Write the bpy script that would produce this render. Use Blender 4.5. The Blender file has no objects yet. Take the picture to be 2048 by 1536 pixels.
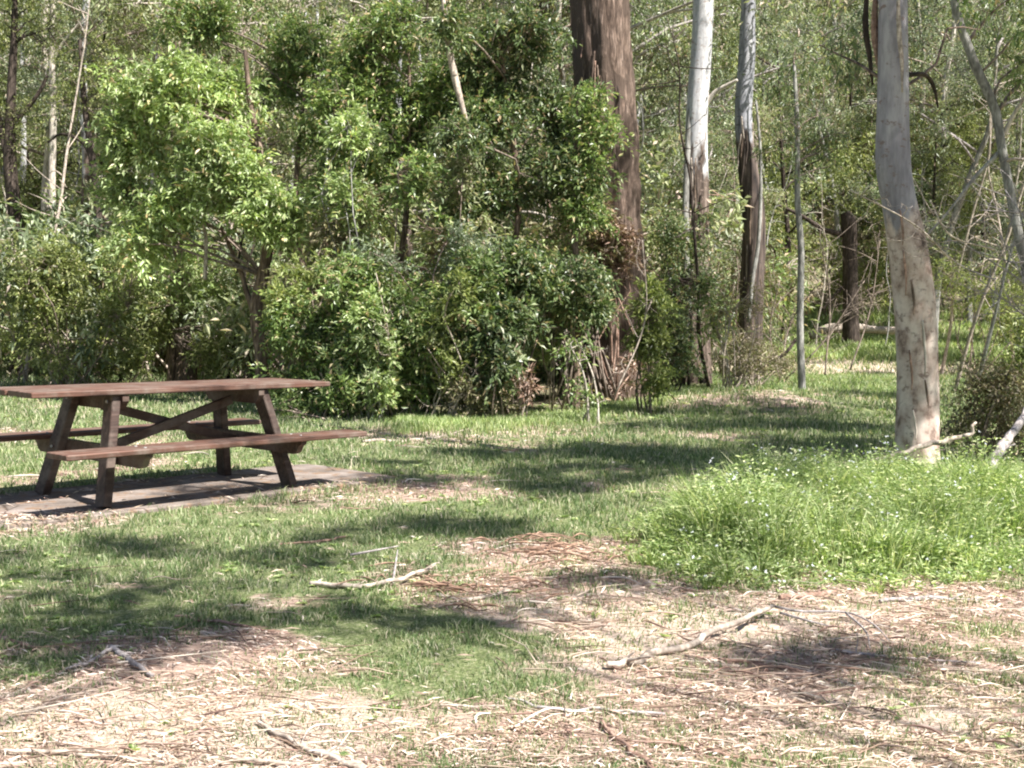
import bpy, math
import numpy as np
from mathutils import Matrix, Vector
R = math.radians
sc = bpy.context.scene
COL = sc.collection

# ------------------------------------------------------------------ camera geometry
F, PITCH, ROLL, EYE = 2300.0, 0.053, 0.012, 1.30
cp, sp, cr, sr = math.cos(PITCH), math.sin(PITCH), math.cos(ROLL), math.sin(ROLL)
def ray(px, py):
    dx, dy = px - 1024.0, py - 768.0
    xr = dx * cr + dy * sr
    yr = -dx * sr + dy * cr
    r, u = xr / F, -yr / F
    return np.array([r, cp + u * sp, -sp + u * cp])
def W(px, py, Y):
    d = ray(px, py)
    return np.array([0, 0, EYE]) + d * (Y / d[1])
def G(px, py, z=0.0):
    d = ray(px, py)
    return np.array([0, 0, EYE]) + d * ((z - EYE) / d[2])

# ------------------------------------------------------------------ noise
def _h(ix, iy, iz, s):
    n = (ix * 374761393 + iy * 668265263 + iz * 2147483647 + s * 974634777) & 0xFFFFFFFF
    n = ((n ^ (n >> 13)) * 1274126177) & 0xFFFFFFFF
    n = ((n ^ (n >> 16)) * 2246822519) & 0xFFFFFFFF
    return ((n ^ (n >> 15)) & 0xFFFFFF) / float(0xFFFFFF)
def vnoise(p, s=0):
    p = np.asarray(p, float)
    i = np.floor(p).astype(np.int64); f = p - i; f = f * f * (3 - 2 * f)
    out = 0
    for a in (0, 1):
        for b in (0, 1):
            for c in (0, 1):
                w = (f[..., 0] if a else 1 - f[..., 0]) * (f[..., 1] if b else 1 - f[..., 1]) * (f[..., 2] if c else 1 - f[..., 2])
                out = out + w * _h(i[..., 0] + a, i[..., 1] + b, i[..., 2] + c, s)
    return out
def fbm(p, s=0, o=4):
    t, a, n = 0, .5, 0
    p = np.asarray(p, float)
    for k in range(o):
        t = t + a * vnoise(p * 2 ** k + 13.7 * k, s + k); n += a; a *= .5
    return t / n
def p2(x, y, f=1.0):
    return np.stack([np.asarray(x) * f, np.asarray(y) * f, np.zeros_like(np.asarray(x, float)) + .37], -1)
def sstep(a, b, x):
    t = np.clip((x - a) / (b - a), 0, 1); return t * t * (3 - 2 * t)

def terrain(x, y):
    x = np.asarray(x, float); y = np.asarray(y, float)
    z = (fbm(p2(x, y, .45), 5, 3) - .5) * .10 * sstep(2, 9, y)
    z = z + (fbm(p2(x, y, 2.2), 9, 2) - .5) * .03
    z = z + .22 * np.exp(-(((x - 4.3) / 1.7) ** 2 + ((y - 19.0) / 1.5) ** 2))
    st = 36 + 8 * sstep(-6, 10, x)
    z = z + .05 * np.clip(y - 32, 0, None)
    t = np.clip(y - st, 0, None)
    z = z + .50 * (np.sqrt(t * t + 36) - 6) * (1 + .12 * (fbm(p2(x, y, .06), 3, 3) - .5))
    z = z + (fbm(p2(x, y, .2), 21, 4) - .5) * 1.6 * sstep(38, 60, y)
    slab = sstep(1.5, .6, np.hypot(x + 2.56, y - 8.58) - .9)
    return z * (1 - slab) - .012 * slab

# ------------------------------------------------------------------ mesh building
class MB:
    def __init__(s): s.v = []; s.q = []; s.t = []; s.n = 0
    def add(s, v, q=None, t=None):
        v = np.asarray(v, float).reshape(-1, 3)
        if q is not None and len(q): s.q.append(np.asarray(q, np.int64).reshape(-1, 4) + s.n)
        if t is not None and len(t): s.t.append(np.asarray(t, np.int64).reshape(-1, 3) + s.n)
        s.v.append(v); s.n += len(v)
    def mesh(s, name, mat, smooth=False, org=(0, 0, 0)):
        V = np.concatenate(s.v) - np.asarray(org, float)
        Q = np.concatenate(s.q) if s.q else np.zeros((0, 4), np.int64)
        T = np.concatenate(s.t) if s.t else np.zeros((0, 3), np.int64)
        me = bpy.data.meshes.new(name)
        me.vertices.add(len(V)); me.vertices.foreach_set('co', V.astype(np.float32).ravel())
        loops = np.concatenate([Q.ravel(), T.ravel()])
        me.loops.add(len(loops)); me.loops.foreach_set('vertex_index', loops.astype(np.int32))
        tot = np.concatenate([np.full(len(Q), 4), np.full(len(T), 3)]).astype(np.int32)
        me.polygons.add(len(tot))
        me.polygons.foreach_set('loop_start', np.concatenate([[0], np.cumsum(tot)[:-1]]).astype(np.int32))
        me.polygons.foreach_set('loop_total', tot)
        me.polygons.foreach_set('use_smooth', np.full(len(tot), smooth))
        me.update(calc_edges=True)
        me.materials.append(mat)
        return me
    def build(s, name, mat, parent=None, smooth=False, org=None):
        if org is None: org = parent['_o'] if parent is not None and '_o' in parent else (0, 0, 0)
        me = s.mesh(name, mat, smooth, org)
        o = bpy.data.objects.new(name, me); COL.objects.link(o)
        if parent is not None: o.parent = parent
        else: o.location = org
        return o
def tag(o, label=None, cat=None, group=None, kind=None):
    if label: o['label'] = label
    if cat: o['category'] = cat
    if group: o['group'] = group
    if kind: o['kind'] = kind
    return o
def thing(name, loc, label, cat, group=None):
    o = bpy.data.objects.new(name, None); COL.objects.link(o)
    o.location = [float(a) for a in loc]; o['_o'] = [float(a) for a in loc]
    o.empty_display_size = .1
    return tag(o, label, cat, group)

def catmull(P, n):
    P = np.asarray(P, float)
    if len(P) == 2: return P[0] + (P[1] - P[0]) * np.linspace(0, 1, n)[:, None]
    Q = np.vstack([2 * P[0] - P[1], P, 2 * P[-1] - P[-2]])
    t = np.linspace(0, len(P) - 1 - 1e-6, n); i = t.astype(int); f = (t - i)[:, None]
    a, b, c, d = Q[i], Q[i + 1], Q[i + 2], Q[i + 3]
    return .5 * (2 * b + (c - a) * f + (2 * a - 5 * b + 4 * c - d) * f ** 2 + (3 * b - 3 * c + d - a) * f ** 3)
def tube(mb, P, rad, sides=6, n=None, rough=0, seed=0, ridge=0, flat=1.0):
    P = np.asarray(P, float); n = n or len(P) * 2
    rad = np.interp(np.linspace(0, 1, n), np.linspace(0, 1, len(rad)), rad)
    C = catmull(P, n)
    T = np.gradient(C, axis=0); T /= np.linalg.norm(T, axis=1)[:, None] + 1e-9
    ref = np.array([0, 1, 0.]) if abs(T[:, 1]).mean() < .8 else np.array([1, 0, 0.])
    A = np.cross(T, ref); A /= np.linalg.norm(A, axis=1)[:, None] + 1e-9
    B = np.cross(T, A)
    th = np.arange(sides) * 2 * math.pi / sides
    rr = rad[:, None] * np.ones(sides)
    if rough or ridge:
        s = np.concatenate([[0], np.cumsum(np.linalg.norm(np.diff(C, axis=0), axis=1))])
        q = np.stack([np.cos(th)[None] * 2 + 0 * s[:, None], np.sin(th)[None] * 2 + 0 * s[:, None], s[:, None] * 1.6 + 0 * th[None]], -1)
        rr = rr * (1 + rough * (fbm(q, seed, 3) - .5) * 2)
        if ridge:
            q2 = np.stack([np.cos(th)[None] * 7 + 0 * s[:, None], np.sin(th)[None] * 7 + 0 * s[:, None], s[:, None] * .8 + 0 * th[None]], -1)
            rr = rr * (1 + ridge * (fbm(q2, seed + 7, 3) - .5) * 2)
    V = C[:, None] + rr[..., None] * (A[:, None] * np.cos(th)[None, :, None] + B[:, None] * np.sin(th)[None, :, None] * flat)
    i = np.arange(n - 1)[:, None] * sides; j = np.arange(sides)[None]; k = (j + 1) % sides
    q = np.stack([i + j, i + k, i + sides + k, i + sides + j], -1).reshape(-1, 4)
    V = V.reshape(-1, 3); V = np.vstack([V, C[:1], C[-1:]]); e = n * sides
    t = [[e, (a + 1) % sides, a] for a in range(sides)] + [[e + 1, (n - 1) * sides + a, (n - 1) * sides + (a + 1) % sides] for a in range(sides)]
    mb.add(V, q, t)
    return C
def tubes3(mb, A, Bm, Cc, r0, r1, sides=3):
    """many thin 3-point twigs at once (A start, Bm mid, Cc end arrays)"""
    N = len(A)
    if not N: return
    pts = np.stack([A, Bm, Cc], 1)
    T = Cc - A; T /= np.linalg.norm(T, axis=1)[:, None] + 1e-9
    X = np.cross(T, [.31, .2, .93]); X /= np.linalg.norm(X, axis=1)[:, None] + 1e-9
    Yv = np.cross(T, X)
    th = np.arange(sides) * 2 * math.pi / sides
    r = np.stack([r0 * np.ones(N), (r0 + r1) / 2 * np.ones(N), r1 * np.ones(N)], 1)
    ring = X[:, None, None] * np.cos(th)[None, None, :, None] + Yv[:, None, None] * np.sin(th)[None, None, :, None]
    V = pts[:, :, None] + ring * r[:, :, None, None]
    base = np.arange(N)[:, None] * 3 * sides
    q = []
    for a in range(2):
        for j in range(sides):
            k = (j + 1) % sides
            q.append([a * sides + j, a * sides + k, (a + 1) * sides + k, (a + 1) * sides + j])
    q = (base[:, :, None] + np.array(q)[None]).reshape(-1, 4)
    mb.add(V.reshape(-1, 3), q)
def nrm(v): return v / (np.linalg.norm(v, axis=-1, keepdims=True) + 1e-9)
def leaves(mb, P, D, L, Wd, rng, up=.8, fold=.25):
    """rhombic folded leaves: P base points, D directions"""
    N = len(P)
    ref = np.array([0, 0, 1.]) * up + rng.normal(0, 1, (N, 3)) * (1.05 - up)
    S = nrm(np.cross(D, ref)); Nn = np.cross(S, D)
    L = L * rng.uniform(.65, 1.3, (N, 1)); w = Wd * rng.uniform(.7, 1.2, (N, 1))
    mid = P + D * L * .42
    V = np.stack([P, mid + S * w / 2 + Nn * w * fold, P + D * L - Nn * L * .12, mid - S * w / 2 + Nn * w * fold], 1)
    mb.add(V.reshape(-1, 3), np.arange(N * 4).reshape(N, 4))
def blades(mb, P, D, L, wd, rng, bend=.5):
    """tapered 3-segment grass blades, D = lean direction (xy)"""
    N = len(P); L = np.asarray(L).reshape(-1, 1) * np.ones((N, 1)); wd = np.asarray(wd).reshape(-1, 1) * np.ones((N, 1))
    a = rng.uniform(0, 2 * math.pi, N); S = np.stack([np.cos(a), np.sin(a), 0 * a], -1)
    up = np.array([0, 0, 1.])
    D = nrm(D)
    b = rng.uniform(.3, 1, (N, 1)) * bend
    c1 = P + up * L * .5 + D * L * .15 * b * 2
    c2 = P + up * L * (1 - .45 * b) + D * L * .75 * b
    V = np.stack([P - S * wd / 2, P + S * wd / 2, c1 - S * wd * .4, c1 + S * wd * .4, c2], 1)
    i = np.arange(N)[:, None] * 5
    mb.add(V.reshape(-1, 3), i + np.array([[0, 1, 3, 2]]), i + np.array([[2, 3, 4]]))
def box(mb, c, ax, half, bev=0):
    """box with chamfered long edges; ax = 3 unit vectors, half = half sizes"""
    c = np.asarray(c, float); ax = np.asarray(ax, float); h = np.asarray(half, float)
    b = min(bev, h.min() * .8)
    prof = [(-h[1], -h[2] + b), (-h[1] + b, -h[2]), (h[1] - b, -h[2]), (h[1], -h[2] + b), (h[1], h[2] - b), (h[1] - b, h[2]), (-h[1] + b, h[2]), (-h[1], h[2] - b)]
    V = []
    for s, k in ((-h[0], 0), (-h[0] + b, 1), (h[0] - b, 1), (h[0], 0)):
        for (p, q) in prof:
            f = 1 if k else .0
            pp = p if k else math.copysign(max(abs(p) - b * .6, 0), p); qq = q if k else math.copysign(max(abs(q) - b * .6, 0), q)
            V.append(c + ax[0] * s + ax[1] * pp + ax[2] * qq)
    V = np.array(V); q = []
    for r in range(3):
        for j in range(8):
            k = (j + 1) % 8
            q.append([r * 8 + j, r * 8 + k, (r + 1) * 8 + k, (r + 1) * 8 + j])
    cc = [c - ax[0] * h[0], c + ax[0] * h[0]]
    t = [[32, (j + 1) % 8, j] for j in range(8)] + [[33, 24 + j, 24 + (j + 1) % 8] for j in range(8)]
    mb.add(np.vstack([V, cc]), q, t)

# ------------------------------------------------------------------ materials
def mat(name):
    m = bpy.data.materials.new(name); m.use_nodes = True
    nt = m.node_tree; nt.nodes.clear()
    out = nt.nodes.new('ShaderNodeOutputMaterial')
    return m, nt, out
def nd(nt, t, **k):
    n = nt.nodes.new(t)
    for a, v in k.items():
        if a in n.inputs.keys() if isinstance(a, str) else False: n.inputs[a].default_value = v
        else: setattr(n, a, v)
    return n
def lk(nt, a, b): nt.links.new(a, b)
def ramp(nt, fac, stops, interp='LINEAR'):
    r = nt.nodes.new('ShaderNodeValToRGB'); cr_ = r.color_ramp; cr_.interpolation = interp
    while len(cr_.elements) < len(stops): cr_.elements.new(.5)
    for e, (p, c) in zip(cr_.elements, stops):
        e.position = p; e.color = (*c, 1) if len(c) == 3 else c
    if fac is not None: lk(nt, fac, r.inputs[0])
    return r.outputs[0]
def noise(nt, vec, scale, detail=4, rough=.55, dist=0.0):
    n = nt.nodes.new('ShaderNodeTexNoise'); n.inputs['Scale'].default_value = scale
    n.inputs['Detail'].default_value = detail; n.inputs['Roughness'].default_value = rough; n.inputs['Distortion'].default_value = dist
    if vec is not None: lk(nt, vec, n.inputs['Vector'])
    return n.outputs['Fac']
def mapping(nt, scale, src='Object', rot=(0, 0, 0)):
    t = nt.nodes.new('ShaderNodeTexCoord'); m = nt.nodes.new('ShaderNodeMapping')
    m.inputs['Scale'].default_value = scale; m.inputs['Rotation'].default_value = rot
    lk(nt, t.outputs[src], m.inputs['Vector']); return m.outputs[0]
def mix(nt, fac, a, b, mode='MIX'):
    m = nt.nodes.new('ShaderNodeMix'); m.data_type = 'RGBA'; m.blend_type = mode
    for s, v in ((m.inputs[0], fac), (m.inputs[6], a), (m.inputs[7], b)):
        if hasattr(v, 'is_output'): lk(nt, v, s)
        else: s.default_value = v if isinstance(v, (int, float)) else (*v, 1)
    return m.outputs[2]
def math_(nt, op, a, b=0.0, clamp=False):
    m = nt.nodes.new('ShaderNodeMath'); m.operation = op; m.use_clamp = clamp
    for s, v in ((m.inputs[0], a), (m.inputs[1], b)):
        if hasattr(v, 'is_output'): lk(nt, v, s)
        else: s.default_value = v
    return m.outputs[0]
def surf(nt, out, col, rough=.8, spec=.3, bump=None, bstr=.5, bdist=.01, trans=0, tcol=None):
    p = nt.nodes.new('ShaderNodeBsdfPrincipled')
    if hasattr(col, 'is_output'): lk(nt, col, p.inputs['Base Color'])
    else: p.inputs['Base Color'].default_value = (*col, 1)
    if hasattr(rough, 'is_output'): lk(nt, rough, p.inputs['Roughness'])
    else: p.inputs['Roughness'].default_value = rough
    p.inputs['Specular IOR Level'].default_value = spec
    if bump is not None:
        b = nt.nodes.new('ShaderNodeBump'); b.inputs['Strength'].default_value = bstr; b.inputs['Distance'].default_value = bdist
        lk(nt, bump, b.inputs['Height']); lk(nt, b.outputs[0], p.inputs['Normal'])
    s = p.outputs[0]
    if trans:
        t = nt.nodes.new('ShaderNodeBsdfTranslucent')
        if tcol is not None and hasattr(tcol, 'is_output'): lk(nt, tcol, t.inputs[0])
        elif hasattr(col, 'is_output'): lk(nt, col, t.inputs[0])
        else: t.inputs[0].default_value = (*col, 1)
        m = nt.nodes.new('ShaderNodeMixShader'); m.inputs[0].default_value = trans
        lk(nt, s, m.inputs[1]); lk(nt, t.outputs[0], m.inputs[2]); s = m.outputs[0]
    lk(nt, s, out.inputs[0])
def leaf_mat(name, stops, spec=.45, rough=.42, trans=.32, patch=.35):
    m, nt, out = mat(name)
    g = nt.nodes.new('ShaderNodeNewGeometry')
    if name.startswith('leaf_') or name == 'lush_grass':
        k_ = {'leaf_bright': 1.4, 'leaf_mid': 1.55, 'leaf_dark': 1.35, 'leaf_grey': 1.35, 'leaf_olive': 1.45, 'leaf_pale': 1.2, 'lush_grass': 1.38}.get(name, 1.1)  # grey leaves are lightened to carry the backdrop's haze in their colour
        stops = [(p, tuple(min(.8, (ch * .86 + .14 * (c_[0] * .3 + c_[1] * .6 + c_[2] * .1)) * k_ * h_) for ch, h_ in zip(c_, (1.0, 1.0, 1.0) if name == 'lush_grass' else (.98, 1.0, 1.10)))) for p, c_ in stops]
    c = ramp(nt, g.outputs['Random Per Island'], stops)
    n = noise(nt, mapping(nt, (1, 1, 1)), 1.3, 2)
    k = ramp(nt, n, [(.3, (1 - patch, 1 - patch, 1 - patch * .9)), (.7, (1 + patch * .6, 1 + patch * .55, 1 + patch * .3))])
    c = mix(nt, 1.0, c, k, 'MULTIPLY')
    tc = mix(nt, 1.0, c, (1.15, 1.22, .65), 'MULTIPLY')
    surf(nt, out, c, rough, spec, trans=trans, tcol=tc)
    return m
def A(*c): return c
M = {}
M['leaf_bright'] = leaf_mat('leaf_bright', [(0, A(.14, .20, .05)), (.35, A(.23, .31, .09)), (.7, A(.33, .40, .15)), (.93, A(.45, .48, .25)), (1, A(.45, .30, .12))], .5, .4, .36)
M['leaf_mid'] = leaf_mat('leaf_mid', [(0, A(.05, .085, .02)), (.35, A(.11, .17, .035)), (.7, A(.19, .26, .065)), (.88, A(.33, .36, .15)), (.95, A(.31, .25, .11)), (1, A(.42, .29, .16))], .5, .38)
M['leaf_dark'] = leaf_mat('leaf_dark', [(0, A(.035, .06, .02)), (.35, A(.08, .125, .035)), (.7, A(.15, .20, .065)), (.87, A(.29, .32, .16)), (.95, A(.27, .21, .10)), (1, A(.40, .27, .15))], .5, .38)
M['leaf_olive'] = leaf_mat('leaf_olive', [(0, A(.08, .10, .022)), (.4, A(.15, .18, .04)), (.8, A(.25, .28, .075)), (1, A(.37, .35, .15))])
M['leaf_blue'] = leaf_mat('leaf_blue', [(0, A(.09, .12, .06)), (.4, A(.17, .22, .11)), (.8, A(.28, .33, .19)), (1, A(.44, .46, .34))])
M['leaf_grey'] = leaf_mat('leaf_grey', [(0, A(.05, .07, .03)), (.3, A(.13, .165, .075)), (.65, A(.24, .29, .15)), (.9, A(.42, .45, .30)), (1, A(.46, .32, .24))], .5, .42, .34)
M['leaf_yellow'] = leaf_mat('leaf_yellow', [(0, A(.13, .18, .035)), (.5, A(.24, .29, .06)), (1, A(.40, .42, .12))])
M['leaf_dry'] = leaf_mat('leaf_dry', [(0, A(.12, .09, .04)), (.35, A(.22, .19, .08)), (.6, A(.21, .24, .08)), (.85, A(.38, .31, .18)), (1, A(.50, .38, .28))], .35, .55, .25)
M['leaf_pale'] = leaf_mat('leaf_pale', [(0, A(.16, .19, .07)), (.5, A(.28, .32, .13)), (.8, A(.42, .42, .23)), (1, A(.54, .40, .32))], .4, .5, .34)
M['grass'] = leaf_mat('grass_blade', [(0, A(.07, .12, .04)), (.3, A(.145, .225, .085)), (.6, A(.27, .335, .17)), (.82, A(.46, .47, .32)), (1, A(.64, .55, .45))], .3, .55, .35, .3)
M['lush'] = leaf_mat('lush_grass', [(0, A(.08, .13, .03)), (.35, A(.17, .25, .065)), (.7, A(.31, .39, .16)), (.92, A(.47, .50, .27)), (1, A(.60, .56, .36))], .35, .5, .4, .2)
M['lush_dark'] = leaf_mat('lush_dark', [(0, A(.05, .11, .015)), (.5, A(.10, .20, .03)), (1, A(.20, .32, .07))], .35, .5, .35, .2)
M['litter'] = leaf_mat('litter_strip', [(0, A(.12, .07, .06)), (.25, A(.30, .19, .155)), (.5, A(.48, .35, .29)), (.8, A(.64, .51, .43)), (1, A(.80, .72, .65))], .25, .7, .05, .2)
M['straw'] = leaf_mat('straw', [(0, A(.32, .23, .16)), (.4, A(.56, .44, .34)), (.8, A(.72, .60, .49)), (1, A(.82, .73, .63))], .25, .7, .2, .15)
m, nt, out = mat('petal'); surf(nt, out, (.66, .68, .72), .6, .3, trans=.25); M['petal'] = m

def bark(name, stops, sxy=14, sz=1.6, bstr=.8, bdist=.02, fine=32, low=None, h0=0, hw=.5, flecks=None, rough=.85, blot=0, lowmap=(11, 11, 1.1)):
    m, nt, out = mat(name)
    v = mapping(nt, (sxy, sxy, sz))
    n1 = noise(nt, v, 1.0, 6, .62, .4)
    c = ramp(nt, n1, stops)
    n2 = noise(nt, mapping(nt, (fine, fine, fine * .25)), 1.0, 3)
    c = mix(nt, .3 if 'gum' in name else .75, c, ramp(nt, n2, [(.35, (.45, .45, .45)), (.65, (1.35, 1.35, 1.35))]), 'MULTIPLY')
    if blot:
        nb = noise(nt, mapping(nt, (3.2, 3.2, 2.0)), 1.0, 5, .6, .8)
        c = mix(nt, ramp(nt, nb, [(.50, (0, 0, 0)), (.56, (1, 1, 1))]), c, blot)
    if flecks:
        nf = noise(nt, mapping(nt, (9, 9, 14)), 1.0, 5, .7)
        c = mix(nt, ramp(nt, nf, [(.56, (0, 0, 0)), (.63, (.85, .85, .85))]), c, flecks)
    if low:
        nl = noise(nt, mapping(nt, lowmap), 1.0, 5, .6)
        cl = ramp(nt, nl, low)
        sx = nt.nodes.new('ShaderNodeSeparateXYZ'); tc = nt.nodes.new('ShaderNodeTexCoord'); lk(nt, tc.outputs['Object'], sx.inputs[0])
        w = noise(nt, mapping(nt, (5, 5, 1.2)), 1.0, 4)
        z = math_(nt, 'ADD', sx.outputs[2], math_(nt, 'MULTIPLY', math_(nt, 'SUBTRACT', w, .5), hw * 4))
        f = math_(nt, 'MULTIPLY', math_(nt, 'SUBTRACT', z, h0 - hw * .2), 1 / (hw * .4), True)
        if flecks: cl = mix(nt, ramp(nt, noise(nt, mapping(nt, (13, 13, 17)), 1.0, 5, .7), [(.55, (0, 0, 0)), (.64, (.8, .8, .8))]), cl, flecks)
        c = mix(nt, f, cl, c)
    surf(nt, out, c, rough, .25, n1, bstr, bdist)
    return m
M['stringy'] = bark('stringy_bark', [(.25, (.03, .02, .015)), (.45, (.11, .075, .058)), (.6, (.21, .15, .12)), (.8, (.40, .31, .26))], 15, 2.3, 1.0, .05, blot=(.10, .07, .055))
M['bark_dark'] = bark('dark_bark', [(.3, (.02, .015, .012)), (.55, (.07, .052, .042)), (.8, (.17, .13, .11))], 16, 1.6, 1.0, .03)
M['bark_brown'] = bark('brown_bark', [(.3, (.06, .04, .03)), (.5, (.17, .12, .09)), (.7, (.32, .24, .19)), (.9, (.45, .38, .32))], 18, 4, 1.0, .03)
M['bark_grey'] = bark('grey_bark', [(.3, (.12, .11, .10)), (.5, (.26, .25, .23)), (.7, (.42, .41, .38)), (.9, (.55, .54, .50))], 12, 3, .5, .01)
M['bark_pale'] = bark('pale_bark', [(.3, (.30, .25, .21)), (.5, (.50, .44, .38)), (.8, (.66, .60, .54))], 10, 3, .4, .01)
M['white_gum'] = bark('white_gum_bark', [(.3, (.26, .26, .28)), (.5, (.48, .47, .48)), (.8, (.66, .64, .62))], 7, 1.2, .3, .01,
                      low=[(.3, (.025, .018, .015)), (.5, (.11, .08, .065)), (.75, (.27, .215, .185))], h0=4.9, hw=1.0, flecks=(.25, .19, .16))
M['grey_gum'] = bark('grey_gum_bark', [(.3, (.14, .14, .16)), (.5, (.29, .29, .32)), (.8, (.50, .49, .50))], 7, 1.2, .3, .01,
                     low=[(.3, (.012, .01, .01)), (.5, (.075, .055, .047)), (.75, (.22, .17, .145))], h0=5.8, hw=.5, flecks=(.05, .045, .045))
M['spot_gum'] = bark('smooth_gum_bark', [(.3, (.17, .155, .18)), (.5, (.28, .26, .285)), (.7, (.40, .375, .385))], 4, .9, .8, .02, fine=30, lowmap=(6, 6, 4.2),
                     low=[(.32, (.08, .055, .045)), (.40, (.24, .17, .14)), (.46, (.45, .34, .29)), (.56, (.60, .49, .43)), (.75, (.76, .66, .58))], h0=2.25, hw=.45, flecks=(.20, .14, .12))
M['twig'] = bark('twig', [(.3, (.14, .10, .08)), (.6, (.30, .24, .20)), (.9, (.48, .42, .37))], 20, 20, .2, .003)
M['deadwood'] = bark('dead_wood', [(.3, (.22, .17, .14)), (.55, (.44, .37, .31)), (.8, (.66, .58, .50))], 30, 30, .3, .003)
M['deadgrey'] = bark('dead_wood_grey', [(.3, (.20, .17, .16)), (.55, (.38, .34, .33)), (.8, (.56, .51, .50))], 30, 30, .3, .003)
M['twig_litter'] = leaf_mat('twig_litter', [(0, A(.12, .08, .06)), (.5, A(.34, .24, .18)), (.85, A(.52, .42, .33)), (1, A(.74, .66, .56))], .2, .7, .02, .1)
M['deadheap'] = bark('bark_strips', [(.3, (.13, .075, .05)), (.55, (.34, .22, .16)), (.8, (.58, .44, .33))], 7, 7, .3, .003)
M['deadred'] = bark('dead_wood_red', [(.3, (.16, .095, .07)), (.55, (.34, .22, .17)), (.8, (.54, .40, .32))], 25, 25, .3, .003)

def wood(name, a, b, c, rot):
    m, nt, out = mat(name)
    v = mapping(nt, (1.2, 24, 24), 'Object', rot)
    n = noise(nt, v, 1.6, 6, .6, .3)
    w = noise(nt, mapping(nt, (3, 3, 3)), 1.5, 5, .65)
    col = ramp(nt, n, [(.3, a), (.55, b), (.8, c)])
    col = mix(nt, ramp(nt, w, [(.45, (0, 0, 0)), (.65, (.6, .6, .6))]), col, (.19, .155, .13))
    surf(nt, out, col, .62, .35, n, .5, .004)
    return m
TYAW = .837
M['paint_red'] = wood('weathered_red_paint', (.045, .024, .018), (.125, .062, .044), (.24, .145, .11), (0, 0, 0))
M['paint_leg'] = wood('weathered_shaded_paint', (.022, .013, .010), (.055, .032, .025), (.14, .095, .08), (0, R(90), 0))  # same paint as the top, with the legs' shade put into the colour
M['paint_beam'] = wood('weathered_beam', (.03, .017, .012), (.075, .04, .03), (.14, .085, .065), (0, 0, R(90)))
m, nt, out = mat('bolt_steel'); surf(nt, out, (.32, .31, .30), .5, .5); M['bolt'] = m
m, nt, out = mat('slab_concrete')
n = noise(nt, mapping(nt, (1, 1, 1)), 3, 8, .65); n2 = noise(nt, mapping(nt, (1, 1, 1)), 60, 3)
c = ramp(nt, n, [(.3, (.11, .09, .075)), (.5, (.20, .165, .145)), (.7, (.31, .265, .24))])
c = mix(nt, .5, c, ramp(nt, n2, [(.3, (.6, .6, .6)), (.7, (1.3, 1.3, 1.3))]), 'MULTIPLY')
vor = nt.nodes.new('ShaderNodeTexVoronoi'); vor.feature = 'DISTANCE_TO_EDGE'; vor.inputs['Scale'].default_value = 1.1
wv = noise(nt, mapping(nt, (1, 1, 1)), 4, 4)
lk(nt, mapping(nt, (1, 1, 1)), vor.inputs['Vector'])
crk = ramp(nt, vor.outputs['Distance'], [(.0, (.25, .22, .2)), (.012, (1, 1, 1))])
c = mix(nt, 1, c, crk, 'MULTIPLY')
n3 = noise(nt, mapping(nt, (1, 1, 1)), 7, 5, .7)
c = mix(nt, ramp(nt, n3, [(.52, (0, 0, 0)), (.62, (1, 1, 1))]), c, (.20, .13, .085))
surf(nt, out, c, .9, .2, n2, .3, .004); M['slab'] = m

# ground material: grass / litter / straw by attribute + fine noise
m, nt, out = mat('ground')
at = nt.nodes.new('ShaderNodeAttribute'); at.attribute_name = 'litter'
at2 = nt.nodes.new('ShaderNodeAttribute'); at2.attribute_name = 'straw'
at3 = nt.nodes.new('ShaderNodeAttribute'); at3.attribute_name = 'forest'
v = mapping(nt, (1, 1, 1))
nf = noise(nt, v, 55, 5, .7); nm = noise(nt, v, 9, 6, .65, .5)
gr = ramp(nt, nf, [(.3, (.06, .085, .03)), (.5, (.16, .195, .08)), (.7, (.38, .36, .23))])
ns = noise(nt, mapping(nt, (18, 70, 18), 'Object', (0, 0, .5)), 1, 5, .7, 1.0)
li = ramp(nt, ns, [(.3, (.15, .09, .07)), (.46, (.36, .25, .20)), (.6, (.54, .41, .34)), (.8, (.70, .58, .49))])
st = ramp(nt, nf, [(.3, (.30, .22, .16)), (.52, (.56, .44, .36)), (.8, (.76, .65, .56))])
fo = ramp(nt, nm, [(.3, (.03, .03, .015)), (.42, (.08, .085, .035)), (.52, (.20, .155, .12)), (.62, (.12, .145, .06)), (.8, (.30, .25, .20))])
f1 = math_(nt, 'MULTIPLY', math_(nt, 'ADD', math_(nt, 'SUBTRACT', at.outputs['Fac'], .5), math_(nt, 'MULTIPLY', math_(nt, 'SUBTRACT', nm, .5), 1.2)), 3.5)
f1 = math_(nt, 'ADD', f1, .5, True)
f2 = math_(nt, 'MULTIPLY', math_(nt, 'ADD', math_(nt, 'SUBTRACT', at2.outputs['Fac'], .5), math_(nt, 'MULTIPLY', math_(nt, 'SUBTRACT', nm, .5), -1.0)), 3)
f2 = math_(nt, 'ADD', f2, .5, True)
c = mix(nt, f1, gr, mix(nt, f2, li, st))
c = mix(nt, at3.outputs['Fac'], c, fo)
surf(nt, out, c, .95, .1, math_(nt, 'ADD', nf, nm), .8, .03)
M['ground'] = m

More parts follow.
